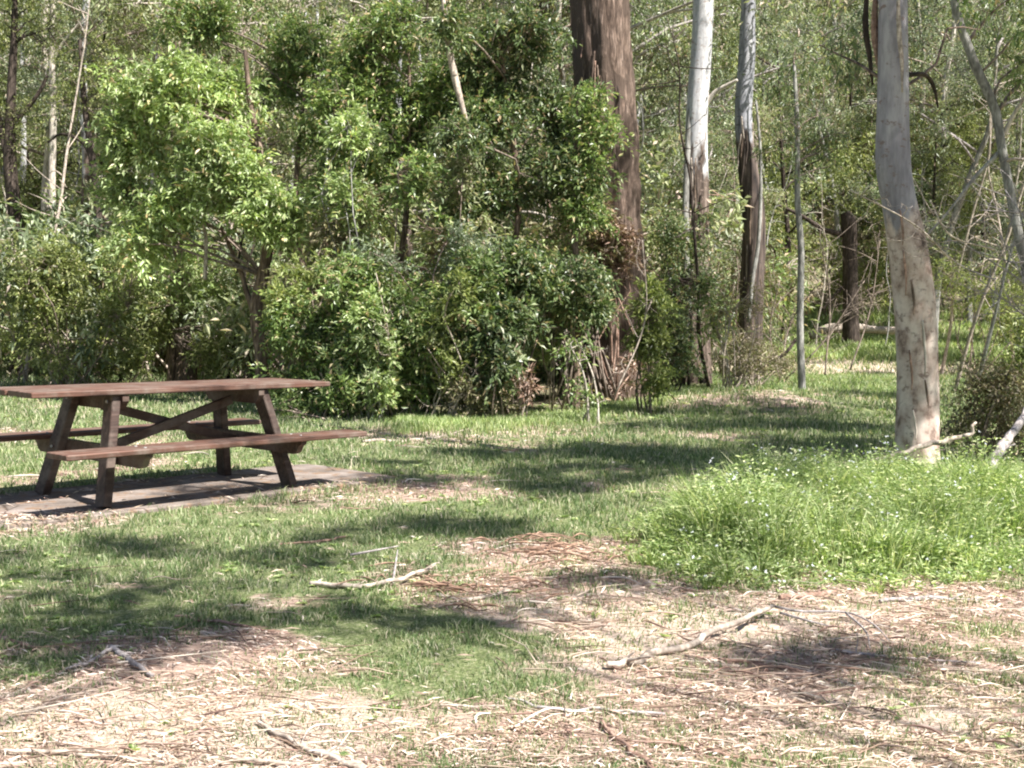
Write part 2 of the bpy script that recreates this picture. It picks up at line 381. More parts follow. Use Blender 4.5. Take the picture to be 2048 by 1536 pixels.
# ------------------------------------------------------------------ litter mask (world space)
def ell(x, y, px, py, rx, ry):
    c = G(px, py); s = c[1] / F * rx
    hy = abs(G(px, py - ry)[1] - G(px, py + ry)[1]) / 2
    return np.exp(-(((x - c[0]) / s) ** 2 + ((y - c[1]) / hy) ** 2))
LIT = [(60, 1480, 500, 110, 1.1), (450, 1450, 350, 80, .8), (450, 1330, 260, 60, .7), (250, 1310, 180, 45, .5), (1080, 1110, 150, 35, .7), (1010, 1180, 150, 35, .6), (1150, 1210, 250, 50, .8),
       (1500, 1240, 420, 60, 1.0), (1500, 1340, 330, 60, .9), (1150, 1400, 300, 60, .7), (1300, 1500, 400, 60, .6), (1850, 1440, 400, 130, .6), (880, 980, 130, 18, 1.0), (850, 872, 160, 16, 1.1), (520, 1210, 120, 20, .7),
       (110, 1045, 110, 18, .8), (230, 1170, 130, 14, .5), (1480, 815, 250, 14, .6), (650, 1090, 150, 10, .5), (1900, 1200, 300, 35, .9), (1000, 860, 250, 10, .6), (900, 1490, 300, 60, .5),
       (230, 1120, 300, 45, -.6), (150, 1240, 240, 60, -.8), (700, 1060, 500, 40, -.7), (750, 1240, 200, 35, -.6), (1150, 1030, 220, 35, -1.0), (330, 1400, 120, 25, -.8), (60, 1330, 120, 30, -.5), (1000, 1290, 180, 25, -.4), (1300, 925, 500, 30, -.5)]
STR = [(450, 1450, 420, 70, 1.1), (60, 1450, 300, 60, .7), (1300, 1230, 330, 50, .8), (1850, 1440, 420, 130, 1.0), (850, 872, 160, 16, 1.0), (1250, 1300, 120, 35, .9), (480, 1210, 90, 18, 1), (1150, 1030, 250, 25, .8),
       (1550, 1340, 260, 50, -.7), (1050, 1150, 250, 60, -.6), (450, 1330, 260, 50, -.6), (880, 980, 130, 18, -.5)]
def litter(x, y):
    v = .37 + (fbm(p2(x, y, .9), 31, 4) - .5) * 1.5 + (fbm(p2(x, y, 3.2), 37, 3) - .5) * 1.1
    for (a, b, c, d, w) in LIT: v = v + ell(x, y, a, b, c, d) * w * .75
    v = v - .25 * sstep(11, 14, y)
    v = v * (1 - sstep(29, 31, y)) + sstep(29, 31, y) * (.72 + .3 * (fbm(p2(x, y, .5), 33, 2) - .5))  # raised beyond the lawn as a base for the painted sunlit strip
    return np.clip(v, 0, 1)
def straw(x, y):
    v = .4 + (fbm(p2(x, y, 1.1), 51, 4) - .5) * 1.2
    for (a, b, c, d, w) in STR: v = v + ell(x, y, a, b, c, d) * w * .6
    v = v + .6 * sstep(29, 31, y)  # extra pale straw paints the far strip's sunlight into the ground
    return np.clip(v, 0, 1)

# ground sheet
def grid_ground():
    ys = np.concatenate([np.arange(-30, 2.5, 1.5), np.arange(2.6, 13, .055), np.geomspace(13, 34, 110)[0:], np.arange(34.6, 60, .7), np.arange(61, 170, 2.2)])
    u = np.concatenate([-np.geomspace(110, 6.2, 60), np.arange(-6, 6.01, .06), np.geomspace(6.2, 110, 60)])
    X, Y = np.meshgrid(u, ys)
    Z = terrain(X, Y)
    n, k = X.shape
    i = (np.arange(n - 1)[:, None] * k + np.arange(k - 1)[None])
    q = np.stack([i, i + 1, i + k + 1, i + k], -1).reshape(-1, 4)
    mb = MB(); mb.add(np.stack([X, Y, Z], -1).reshape(-1, 3), q)
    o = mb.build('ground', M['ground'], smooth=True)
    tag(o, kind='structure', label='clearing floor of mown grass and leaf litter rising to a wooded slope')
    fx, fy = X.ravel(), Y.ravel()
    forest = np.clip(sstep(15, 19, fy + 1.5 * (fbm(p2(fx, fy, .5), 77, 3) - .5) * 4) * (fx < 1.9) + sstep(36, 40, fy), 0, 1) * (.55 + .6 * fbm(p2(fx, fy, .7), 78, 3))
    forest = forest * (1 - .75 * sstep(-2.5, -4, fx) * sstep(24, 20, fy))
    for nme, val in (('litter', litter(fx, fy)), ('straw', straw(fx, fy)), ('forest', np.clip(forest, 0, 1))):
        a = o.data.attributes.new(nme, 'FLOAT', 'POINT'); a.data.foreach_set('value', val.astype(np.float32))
    return o
grid_ground()

# ------------------------------------------------------------------ picnic table
tc = np.array([-2.559, 8.579, 0.018])
tu = np.array([math.cos(TYAW), math.sin(TYAW), 0]); tv = np.array([-math.sin(TYAW), math.cos(TYAW), 0]); tz = np.array([0, 0, 1.])
slab = thing('concrete_slab', tc, None, None); bpy.data.objects.remove(slab)
def TT(u, v, z): return np.array([u, v, z])          # table-local coordinates
def build_table():
    t = thing('picnic_table', tc, 'reddish brown wooden picnic table with attached benches standing on a slab', 'picnic table')
    t.rotation_euler = (0, 0, TYAW); t['_o'] = [0, 0, 0]
    ex = np.eye(3)
    g = np.random.default_rng(3)
    zt, zs = .795, .425
    pw = .776 / 4
    for k in range(4):
        mb = MB(); v = -.388 + pw * (k + .5)
        dl = g.uniform(-.008, .008)
        box(mb, TT(dl, v, zt - .019 + g.uniform(-.0015, .0015)), ex, (1.225, pw / 2 - .0045, .019), .006)
        mb.build('tabletop_plank', M['paint_red'], t)
    for sgn in (-1, 1):
        mb = MB(); box(mb, TT(g.uniform(-.006, .006), sgn * .69, zs - .019), ex, (1.226, .138, .019), .007)
        sp1 = mb.build('seat_plank', M['paint_red'], t)
        for su in (-.64, .64):
            for dv in (-.06, .06):
                mb = MB(); tube(mb, [TT(su, sgn * .69 + dv, zs - .004), TT(su, sgn * .69 + dv, zs + .005)], [.012, .010], 10, 2); mb.build('bolt', M['bolt'], sp1)
    Uf, Ut = .775, .608
    for su in (-1, 1):
        for sv in (-1, 1):
            a = TT(su * Uf, sv * .44, 0.0); b = TT(su * Ut, sv * .275, zt - .045)
            d = nrm(b - a); y = nrm(np.cross(d, ex[0] * 1.0)); x = np.cross(y, d)
            # plank leg: wide face 140 mm, 45 mm thick along the table
            wv = nrm(np.cross(d, np.array([1., 0, 0]))); wu = np.cross(wv, d)
            mb = MB(); L = np.linalg.norm(b - a)
            box(mb, (a + b) / 2, [d, wv, wu], (L / 2 + .0, .064, .032), .006)
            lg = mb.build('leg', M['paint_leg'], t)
            for zz in (.345, .375, .70):
                f = zz / (zt - .045); c = a + (b - a) * f + wu * su * .040
                mb = MB(); th = np.arange(9) * 2 * math.pi / 8
                tube(mb, [c - wu * su * .004, c + wu * su * .006], [.011, .011], 8, 2)
                if zz != .375: mb.build('bolt', M['bolt'], lg)
        # seat support: beam with stepped chamfer at both ends, on the inner face of the legs
        us = su * (Ut + (Uf - Ut) * (1 - .355 / .75) - .062)
        prof = [(-.80, .403), (.80, .403), (.80, .365), (.765, .345), (.74, .30), (.70, .283), (-.70, .283), (-.74, .30), (-.765, .345), (-.80, .365)]
        mb = MB(); n = len(prof)
        V = [TT(us - .024, p, q) for p, q in prof] + [TT(us + .024, p, q) for p, q in prof]
        c0, c1 = TT(us - .024, 0, .34), TT(us + .024, 0, .34)
        tr = [[2 * n, (j + 1) % n, j] for j in range(n)] + [[2 * n + 1, n + j, n + (j + 1) % n] for j in range(n)]
        mb.add(np.array(V + [c0, c1]), [[j, (j + 1) % n, n + (j + 1) % n, n + j] for j in range(n)], tr)
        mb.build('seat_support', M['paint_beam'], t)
        ut = su * (Ut - .045)
        prof = [(-.37, .7505), (.37, .7505), (.37, .71), (.31, .645), (-.31, .645), (-.37, .71)]
        mb = MB(); n = len(prof)
        V = [TT(ut - .024, p, q) for p, q in prof] + [TT(ut + .024, p, q) for p, q in prof]
        tr = [[2 * n, (j + 1) % n, j] for j in range(n)] + [[2 * n + 1, n + j, n + (j + 1) % n] for j in range(n)]
        mb.add(np.array(V + [TT(ut - .024, 0, .70), TT(ut + .024, 0, .70)]), [[j, (j + 1) % n, n + (j + 1) % n, n + j] for j in range(n)], tr)
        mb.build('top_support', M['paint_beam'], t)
        # crossing brace
        a = TT(-su * .52, .03 * su, .66); b = TT(su * .60, .03 * su, .335)
        d = nrm(b - a); w = np.cross(d, [0, 1., 0])
        mb = MB(); box(mb, (a + b) / 2, [d, w, np.array([0, 1., 0])], (np.linalg.norm(b - a) / 2, .034, .019), .004)
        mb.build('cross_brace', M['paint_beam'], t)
    return t
build_table()
def build_slab():
    mb = MB(); g = np.random.default_rng(8)
    n = 60; th = np.linspace(0, 2 * math.pi, n, endpoint=False)
    e = 12
    r = 1 / ((abs(np.cos(th)) / 1.78) ** e + (abs(np.sin(th)) / .66) ** e) ** (1 / e)
    x = np.cos(th) * r; y = np.sin(th) * r
    P = tc + x[:, None] * tu + y[:, None] * tv
    top = P.copy(); top[:, 2] = .018; bot = P + 0; bot[:, 2] = -.15
    top2 = tc + (x * .985)[:, None] * tu + (y * .98)[:, None] * tv; top2[:, 2] = .0185; top[:, 2] = .010
    V = np.vstack([top2, top, bot, [[tc[0], tc[1], .0185]]])
    q = [[n + (i + 1) % n, n + i, 2 * n + i, 2 * n + (i + 1) % n] for i in range(n)] + [[(i + 1) % n, i, n + i, n + (i + 1) % n] for i in range(n)]
    t = [[3 * n, i, (i + 1) % n] for i in range(n)]
    mb.add(V, q, t)
    o = mb.build('pavement', M['slab']); tag(o, 'weathered concrete slab under the picnic table', kind='structure')
build_slab()
def in_slab(x, y, m=0.0):
    dx, dy = x - tc[0], y - tc[1]
    u = dx * tu[0] + dy * tu[1]; v = dx * tv[0] + dy * tv[1]
    return (abs(u) < 1.85 + m) & (abs(v) < .66 + m)

# ------------------------------------------------------------------ lawn grass and litter (stuff)
def sample_view(rng, n, y0, y1, pad=.03, power=1.0):
    """points inside a wedge wider than the view, density falling with distance"""
    y = y0 * (y1 / y0) ** (rng.uniform(0, 1, n) ** power)
    x = rng.uniform(-1, 1, n) * (.47 + pad) * y
    return x, y
def lawn():
    rng = np.random.default_rng(11)
    mb = MB()
    N = 330000
    x, y = sample_view(rng, N, 3.0, 37)
    li = litter(x, y); tuft = fbm(p2(x, y, 6), 91, 3)
    forest = sstep(15.2, 16.5, y) * (x < 1.5) * (x > -3.4)
    keep = (rng.uniform(0, 1, N) < np.clip(1.38 - li * .88 + 2.0 * (fbm(p2(x, y, 3.), 94, 3) - .5), .10, 1) * np.clip(tuft * 2.2 - .35, .1, 1)) & ~in_slab(x, y, .10 - .42 * fbm(p2(x, y, 3.3), 95, 3)) & (rng.uniform(0, 1, N) > forest)
    x, y = x[keep], y[keep]; n = len(x)
    z = terrain(x, y)
    sz = (.009 + .0040 * y) * rng.uniform(.5, 1.3, n) * (.45 + 1.5 * np.clip(tuft[keep] * 2.2 - .6, 0, 1)) * (.75 + .6 * fbm(p2(x, y, 1.3), 97, 2))
    a = rng.uniform(0, 2 * math.pi, n)
    blades(mb, np.stack([x, y, z - .003], -1), np.stack([np.cos(a), np.sin(a), 0 * a], -1), sz, .0014 + .0007 * y, rng, 1.0)
    o = mb.build('mown_grass', M['grass']); tag(o, 'short mown grass over the clearing', 'grass', kind='stuff')
    # flat broad-leaved weeds in rosettes
    wd = MB(); N = 2600; x, y = sample_view(rng, N, 3.2, 20); kk = (rng.uniform(0, 1, N) < 1.2 - litter(x, y)) & (fbm(p2(x, y, 1.1), 98, 2) > .48) & ~in_slab(x, y, .05); x, y = x[kk], y[kk]; n = len(x)
    a = rng.uniform(0, 6.28, (n, 7)); D = nrm(np.stack([np.cos(a), np.sin(a), rng.uniform(.1, .6, (n, 7))], -1)).reshape(-1, 3)
    leaves(wd, np.repeat(np.stack([x, y, terrain(x, y) + .004], -1), 7, 0), D, np.repeat((.018 + .0035 * y), 7)[:, None], np.repeat(.009 + .0015 * y, 7)[:, None], rng, .95)
    tag(wd.build('lawn_weeds', M['lush']), 'small flat broad-leaved weeds among the mown grass', 'weeds', kind='stuff')
    # leaf and bark litter
    mb = MB(); ms = MB()
    N = 300000
    x, y = sample_view(rng, N, 3.0, 22)
    li = litter(x, y); s_ = straw(x, y)
    keep = (rng.uniform(0, 1, N) < np.clip(li * 1.5 - .45, .02, 1) * (.12 + .75 * np.clip(fbm(p2(x, y, 4.), 92, 3) * 4 - 1.6, 0, 1)) * (1 - .35 * s_)) & (~in_slab(x, y, -.02 - .8 * fbm(p2(x, y, 3.), 93, 2)) | (rng.uniform(0, 1, N) < .22))
    x, y, s_ = x[keep], y[keep], s_[keep]; n = len(x)
    a = np.where(rng.uniform(0, 1, n) < .6, rng.normal(0, .7, n), rng.uniform(0, 2 * math.pi, n))
    D = nrm(np.stack([np.cos(a), np.sin(a), rng.normal(0, .10, n)], -1))
    P = np.stack([x, y, np.where(in_slab(x, y), .0185, terrain(x, y)) + rng.uniform(.003, .018, n)], -1)
    st_ = rng.uniform(0, 1, n) < s_ * .55
    k = ~st_
    leaves(mb, P[k], D[k], (.024 + .0055 * y[k])[:, None] * rng.uniform(.5, 1.9, (k.sum(), 1)), (.0022 + .00075 * y[k])[:, None] * rng.uniform(.6, 1.5, (k.sum(), 1)), rng, .8, .3)
    leaves(ms, P[st_], D[st_], (.025 + .005 * y[st_])[:, None], (.0025 + .0009 * y[st_])[:, None], rng, .7, .2)
    o = mb.build('leaf_litter', M['litter']); tag(o, 'fallen gum leaves and bark flakes on the ground', 'leaf litter', kind='stuff')
    o = ms.build('dry_straw', M['straw']); tag(o, 'pale dry grass straw on the ground', 'straw', kind='stuff')
    # longer curled strips of shed bark
    N = 900; x, y = sample_view(rng, N, 3.2, 13); keep = (rng.uniform(0, 1, N) < np.clip(litter(x, y) * 1.8 - .6, .02, 1)) & ~in_slab(x, y, .1); x, y = x[keep], y[keep]; n = len(x)
    mb = MB(); a = np.where(rng.uniform(0, 1, n) < .6, rng.normal(-.1, .6, n), rng.uniform(0, 6.28, n)); L = rng.uniform(.06, .30, n) * (.6 + .08 * y)
    for i in range(n):
        d = np.array([math.cos(a[i]), math.sin(a[i]), 0]) * L[i]; q = np.array([x[i], y[i], float(terrain(x[i], y[i])) + .008]); sd = np.array([-d[1], d[0], 0]) * rng.normal(0, .15)
        tube(mb, [q, q + d * .33 + sd + [0, 0, rng.uniform(0, .02)], q + d * .66 + sd * .8 + [0, 0, rng.uniform(0, .025)], q + d + [0, 0, rng.uniform(0, .02)]], np.array([.0012, rng.uniform(.0018, .0055), rng.uniform(.0018, .005), .001]) * (.45 + .13 * y[i]), 5, 8, flat=.25)
    o = mb.build('bark_strip_litter', M['litter'], smooth=True); tag(o, 'long curled strips of shed bark lying through the litter', 'bark strips', kind='stuff')
    # twig litter
    mb = MB(); N = 1500
    x, y = sample_view(rng, N, 3.1, 16)
    keep = (rng.uniform(0, 1, N) < np.clip(litter(x, y) * 1.6 - .4, .05, 1)) & ~in_slab(x, y)
    x, y = x[keep], y[keep]; n = len(x)
    a = np.where(rng.uniform(0, 1, n) < .65, rng.normal(-.2, .5, n), rng.uniform(0, 2 * math.pi, n)); L = rng.uniform(.08, .42, n)
    P = np.stack([x, y, terrain(x, y) + .012], -1); d = np.stack([np.cos(a) * L, np.sin(a) * L, rng.uniform(-.005, .03, n)], -1)
    mid = P + d * .5 + np.stack([-np.sin(a), np.cos(a), 0 * a], -1) * (rng.normal(0, .06, n) * L)[:, None] + [0, 0, .006]
    tubes3(mb, P, mid, P + d, rng.uniform(.0014, .0036, n), .001, 4)
    o = mb.build('twig_litter', M['twig_litter'], smooth=True); tag(o, 'small dry twigs scattered through the litter', 'twigs', kind='stuff')
lawn()

def tall_grass(name, label, rng, pts, L, w, mt, per=9, spread=.05, bend=.8, cat='tall grass'):
    mb = MB(); n = len(pts)
    P = np.repeat(pts, per, 0) + np.concatenate([rng.normal(0, spread, (n * per, 2)), np.zeros((n * per, 1))], 1)
    a = rng.uniform(0, 2 * math.pi, len(P)); LL = np.repeat(np.asarray(L) * np.ones(n), per) * rng.uniform(.45, 1.15, len(P))
    blades(mb, P, np.stack([np.cos(a), np.sin(a), 0 * a], -1), LL, w * np.ones(len(P)), rng, bend)
    o = mb.build(name, mt); tag(o, label, cat, kind='stuff'); return o
# the flowering clump right of centre
def clump():
    rng = np.random.default_rng(21)
    fl = [(1245, 1095), (1330, 1035), (1390, 990), (1500, 968), (1700, 950), (1850, 940), (2120, 955), (2250, 1000), (2250, 1150), (2050, 1160), (1900, 1165), (1760, 1180), (1620, 1178), (1470, 1185), (1380, 1170), (1300, 1130)]
    poly = np.array([G(*p)[:2] for p in fl])
    N = 9000
    lo, hi = poly.min(0), poly.max(0)
    pts = rng.uniform(lo, hi, (N, 2))
    inside = np.zeros(N, bool); j = len(poly) - 1
    for i in range(len(poly)):
        a, b = poly[i], poly[j]; c = ((a[1] > pts[:, 1]) != (b[1] > pts[:, 1])) & (pts[:, 0] < (b[0] - a[0]) * (pts[:, 1] - a[1]) / (b[1] - a[1] + 1e-9) + a[0])
        inside ^= c; j = i
    pts = pts[inside] + rng.normal(0, .05, (inside.sum(), 2))
    pts = pts[rng.uniform(0, 1, len(pts)) < np.clip(2.6 * fbm(p2(pts[:, 0], pts[:, 1], 3.0), 61, 2) - .75, .05, 1)]
    # distance to the outline lowers the height
    dmin = np.full(len(pts), 9.)
    for i in range(len(poly)):
        a, b = poly[i], poly[(i + 1) % len(poly)]; ab = b - a
        t = np.clip(((pts - a) @ ab) / (ab @ ab), 0, 1); dmin = np.minimum(dmin, np.linalg.norm(pts - a - t[:, None] * ab, axis=1))
    yfac = 1 - .55 * sstep(7.8, 9.2, pts[:, 1])
    H = yfac * (.07 + .24 * sstep(0, .6, dmin)) * np.clip(3.6 * fbm(p2(pts[:, 0], pts[:, 1], 1.9), 63, 3) - .85, .22, 1.8)
    P = np.stack([pts[:, 0], pts[:, 1], terrain(pts[:, 0], pts[:, 1])], -1)
    # tussocks: blades fanning out of shared crowns
    ci = rng.choice(len(P), 420, replace=False); Cn = P[ci]; Hc = H[ci]
    bl = MB(); per_t = 75
    ang = rng.uniform(0, 2 * math.pi, (len(Cn), per_t)); rad_ = np.abs(rng.normal(0, 1, (len(Cn), per_t)))
    dv = np.stack([np.cos(ang), np.sin(ang), 0 * ang], -1)
    PP = (Cn[:, None] + dv * rad_[..., None] * .045).reshape(-1, 3); LL = (Hc[:, None] * 1.35 * rng.uniform(.5, 1.15, (len(Cn), per_t)) * (1.1 - .18 * rad_)).reshape(-1, 1)
    blades(bl, PP, dv.reshape(-1, 3), np.clip(LL, .05, .6), np.full(len(PP), .0065), rng, 1.1)
    tag(bl.build('grass_tussocks', M['lush']), 'arching grass tussocks crowded in the clump before the smooth gum', 'grass tussocks', kind='stuff')
    k = rng.uniform(0, 1, len(P)) < .35
    tall_grass('tall_grass', 'lush green clump of tall grass in front of the smooth gum trunk', rng, P[k], H[k] * 1.0, .006, M['lush'], 10, .05, .75)
    # leafy stems with flowers
    mb = MB(); n = len(P); per = 15
    t = rng.uniform(.25, 1, (n, per)); base = P[:, None] + np.concatenate([rng.normal(0, .05, (n, per, 2)), np.zeros((n, per, 1))], -1)
    base[..., 2] += t * H[:, None] * 1.0
    a = rng.uniform(0, 2 * math.pi, (n, per)); D = nrm(np.stack([np.cos(a), np.sin(a), rng.uniform(-.1, .7, (n, per))], -1)).reshape(-1, 3)
    leaves(mb, base.reshape(-1, 3), D, .036, .014, rng, .7)
    tag(mb.build('herb_leaves', M['lush']), 'small leafy herbs growing through the tall grass clump', 'herbs', kind='stuff')
    mb = MB(); wgt = np.clip(fbm(p2(pts[:, 0], pts[:, 1], 1.8), 71, 2) * 3 - 1.1, 0, 2)
    sel = rng.uniform(0, 1, n) < .075 * wgt / wgt.mean()
    for p, h in zip(P[sel], H[sel]):
        for q in range(rng.integers(1, 4)):
            c = p + np.array([rng.normal(0, .03), rng.normal(0, .03), h * rng.uniform(.85, 1.1)])
            up = nrm(np.array([rng.normal(0, .4), -.45 + rng.normal(0, .3), 1.])); x = nrm(np.cross(up, [1, .2, 0])); y = np.cross(up, x)
            m5 = 5; th = np.arange(m5) * 2 * math.pi / m5 + rng.uniform(0, 2)
            dirs = x * np.cos(th)[:, None] + y * np.sin(th)[:, None] + up * .15
            leaves(mb, np.repeat(c[None], m5, 0), nrm(dirs), .011, .008, rng, .95, .1)
    tag(mb.build('white_flowers', M['petal']), 'tiny white flowers dotted over the tall grass clump', 'flowers', kind='stuff')
clump()
def verge():
    rng = np.random.default_rng(33)
    # under the bushes
    n = 1700; px = rng.uniform(800, 1340, n); py = np.interp(px, [800, 1000, 1150, 1340], [850, 848, 835, 800]) + rng.normal(0, 7, n)
    P = np.array([G(a, b) for a, b in zip(px, py)]); 
    n2 = 5200; px = rng.uniform(1290, 1810, n2); py = rng.uniform(752, 800, n2)
    P2 = np.array([G(a, b) for a, b in zip(px, py)]); P2 = P2[rng.uniform(0, 1, n2) < (fbm(p2(P2[:, 0], P2[:, 1], .6), 81, 3) * 2.2 - .45)]
    P = np.vstack([P, P2]); P[:, 2] = terrain(P[:, 0], P[:, 1])
    tall_grass('verge_grass', 'bright green grass along the foot of the bushes', rng, P, .13 * (.5 + fbm(p2(P[:, 0], P[:, 1], .8), 83, 2)) , .012, M['lush'], 9, .08, .7, 'grass')
    n = 5200; x = rng.uniform(-4, 24, n); y = rng.uniform(36.5, 50, n)
    P = np.stack([x, y, terrain(x, y)], -1)
    tall_grass('far_undergrowth', 'bright green low undergrowth at the far edge of the clearing', rng, P, .5 * (.4 + fbm(p2(x, y, .5), 84, 2)), .035, M['lush'], 10, .22, .9, 'undergrowth')
verge()

# ------------------------------------------------------------------ plants
def foliage_pts(rng, blobs, nclump, shell=.45, gap=.42, gfreq=1.7):
    sub = []
    for c, r_ in blobs:
        r_ = np.asarray(r_, float)
        for k in range(7):
            d = nrm(rng.normal(0, 1, 3)) * rng.uniform(.25, .85)
            sub.append((np.asarray(c) + d * r_, r_ * rng.uniform(.34, .58)))
    vol = np.array([b[1][0] * b[1][2] for b in sub]); vol = vol / vol.sum()
    out = []
    for (c, r_), v in zip(sub, vol):
        n = max(3, int(nclump * v * 1.6))
        d = nrm(rng.normal(0, 1, (n, 3))); rr = shell * .6 + (1.05 - shell * .6) * np.sqrt(rng.uniform(0, 1, (n, 1)))
        p = c + d * rr * r_ * (1 + .6 * (rng.uniform(0, 1, (n, 1)) - .5))
        k = fbm(p * gfreq, 17, 2) > gap
        out.append(p[k][: max(2, int(round(nclump * v)))])
    return np.concatenate(out)
def leaf_cloud(mb, rng, C, per, L, Wd, cr_, droop=0.1, up=.7, flat=.75):
    """each clump is a handful of branchlets carrying leaves along their length"""
    n = len(C); B = max(3, per // 9); m = max(2, per // B)
    ln = cr_ * rng.uniform(1.0, 2.4, (n, B, 1, 1))
    d = nrm(rng.normal(0, 1, (n, B, 1, 3)) * np.array([1, 1, flat]) + np.array([0, 0, .25 - droop]))
    s0 = rng.normal(0, cr_ * .30, (n, B, 1, 3))
    t = np.linspace(.1, 1, m)[None, None, :, None] + rng.normal(0, .05, (n, B, m, 1))
    off = s0 + d * ln * t - np.array([0, 0, 1.]) * (t * t) * ln * (.15 + droop * .5) + rng.normal(0, cr_ * .08, (n, B, m, 3))
    D = nrm(d * .8 + rng.normal(0, .55, off.shape) + np.array([0, 0, -droop * 2]))
    leaves(mb, (C[:, None, None] + off).reshape(-1, 3), D.reshape(-1, 3), L, Wd, rng, up)
def limbs(mb, rng, starts, targets, r0, r1, sag=.12, sides=5, n=7):
    """curved limbs from points on the trunk to targets; returns all points"""
    pts = []
    for a, b in zip(starts, targets):
        d = b - a; L = np.linalg.norm(d)
        m1 = a + d * .35 + rng.normal(0, sag * L * .6, 3) * [1, 1, .4] + [0, 0, .08 * L]
        m2 = a + d * .7 + rng.normal(0, sag * L * .5, 3) * [1, 1, .4] + [0, 0, .06 * L]
        C = tube(mb, [a, m1, m2, b], [r0, r0 * .75, r0 * .5 + r1 * .5, r1], sides, n)
        pts.append(C)
    return np.concatenate(pts)
def twigs(mb, rng, src, C, r0, r1, frac=1.0):
    if frac < 1: C = C[rng.uniform(0, 1, len(C)) < frac]
    if not len(C): return
    d2 = ((C[:, None] - src[None]) ** 2).sum(-1); j = d2.argmin(1); S = src[j]
    L = np.sqrt(d2[np.arange(len(C)), j])[:, None]
    mid = (S + C) / 2 + rng.normal(0, .12, C.shape) * L
    tubes3(mb, S, mid, C, r0, r1, 4)
    # little side twigs
    a = rng.normal(0, 1, C.shape) * np.minimum(L, .35) * .6
    tubes3(mb, mid, mid + a * .5 + rng.normal(0, .03, C.shape), mid + a, r0 * .6, r1 * .7, 3)

def shrub(name, label, px, Y, blobs_px, leaf, rng, nclump, per, L, Wd, cr_=.16, stems=5, group=None, cat='shrub', twig='twig', droop=.1, dy=.8, stem_r=.018, gap=.47, up=.7, flat=.75, tfrac=1.0, shell=.45, base_py=None):
    """blobs_px: (px,py,rx,ry[,dY]) ellipses in photo pixels placed at depth Y; real size and depth"""
    b = W(px, 700, Y); base = np.array([b[0], Y, float(terrain(b[0], Y))])
    blobs = []
    for e in blobs_px:
        yy = Y + (e[4] if len(e) > 4 else 0); c = W(e[0], e[1], yy); s = yy / F
        ry = max(min(e[2], e[3]) * s * dy, .25)
        blobs.append((c, (e[2] * s, ry, e[3] * s)))
    t = thing(name, base, label, cat, group)
    C = foliage_pts(rng, blobs, nclump, gap=gap, shell=shell)
    g = terrain(C[:, 0], C[:, 1]); C = C[C[:, 2] > g + .05]
    mb = MB(); leaf_cloud(mb, rng, C, per, L, Wd, cr_, droop, up, flat)
    mb.build('foliage', M[leaf], t)
    ms = MB()
    tg = C[rng.choice(len(C), min(stems, len(C)), replace=False)]
    st_ = base + np.concatenate([rng.normal(0, .10, (len(tg), 2)), np.zeros((len(tg), 1)) - .05], 1)
    src = limbs(ms, rng, st_, tg, stem_r, stem_r * .35)
    if tfrac > 0: twigs(ms, rng, src, C, .006 * Y / 15, .0025 * Y / 15, tfrac)
    ms.build('stems', M[twig], t, True)
    return t, C
def tree(name, label, trunk_px, Y, bark_, blobs_px, leaf, rng, nclump, per, L, Wd, cr_=.2, group=None, cat='tree', droop=.1, dy=.8, sides=14, rough=.06, ridge=0, twig='twig', nl=6, limb_r=.04,
         gap=.42, up=.7, extra=(), top=None, start=.45, world_blobs=(), flat=.75, tfrac=1.0, rings=40, flare=1.35):
    """trunk_px: list of (px,py,radius_px) from the base upward, at depth Y"""
    p0 = W(trunk_px[0][0], trunk_px[0][1], Y); base = np.array([p0[0], Y, float(terrain(p0[0], Y))])
    s = Y / F
    P = [np.array([base[0], Y, base[2] - .15])] + [W(a, b, Y) for a, b, r in trunk_px]
    rad = [trunk_px[0][2] * s * flare] + [r * s for a, b, r in trunk_px]
    if P[1][2] < base[2] + .1: P[1][2] = base[2] + .1
    if top:   # continue above the frame
        for (dx, dyy, z, r) in top: P.append(np.array([P[-1][0] + dx, Y + dyy, z])); rad.append(r)
    t = thing(name, base, label, cat, group)
    d = np.concatenate([[0], np.cumsum(np.linalg.norm(np.diff(np.array(P), axis=0), axis=1))])
    rr = np.interp(np.linspace(0, 1, rings), np.linspace(0, 1, len(rad)), rad)
    mb = MB(); C0 = tube(mb, P, rad, sides, rings, rough, int(rng.integers(99)), ridge)
    mb.build('trunk', M[bark_], t, True)
    blobs = []
    for e in blobs_px:
        yy = Y + (e[4] if len(e) > 4 else 0); c = W(e[0], e[1], yy); k = yy / F
        blobs.append((c, (e[2] * k, max(min(e[2], e[3]) * k * dy, .3), e[3] * k)))
    blobs += [(np.array(c), r) for c, r in world_blobs]
    if blobs and nclump:
        C = foliage_pts(rng, blobs, nclump, gap=gap)
        mb = MB(); leaf_cloud(mb, rng, C, per, L, Wd, cr_, droop, up, flat); mb.build('crown', M[leaf], t)
        tr = C0[int(len(C0) * start):]
        ms = MB()
        cen = np.array([b[0] for b in blobs]); T = [c for c in cen] + [C[i] for i in rng.choice(len(C), min(nl, len(C)), replace=False)]
        S = []
        for c in T:
            k = np.argmin(np.linalg.norm(tr - (c + [0, 0, -.35 * np.linalg.norm(c[:2] - tr[0][:2]) - .2]), axis=1)); S.append(tr[k])
        src = limbs(ms, rng, S, T, limb_r, limb_r * .3, .10)
        twigs(ms, rng, src, C, .006 * max(Y, 8) / 15, .0025 * max(Y, 8) / 15, tfrac)
        ms.build('branches', M[twig], t, True)
    for (nm, pts, r, mt) in extra:
        mb = MB(); tube(mb, [W(a, b, Y + (c if c is not None else 0)) for a, b, c in pts], [q * s for q in r], 7, 24, .1, 5)
        mb.build(nm, M[mt], t, True)
    return t

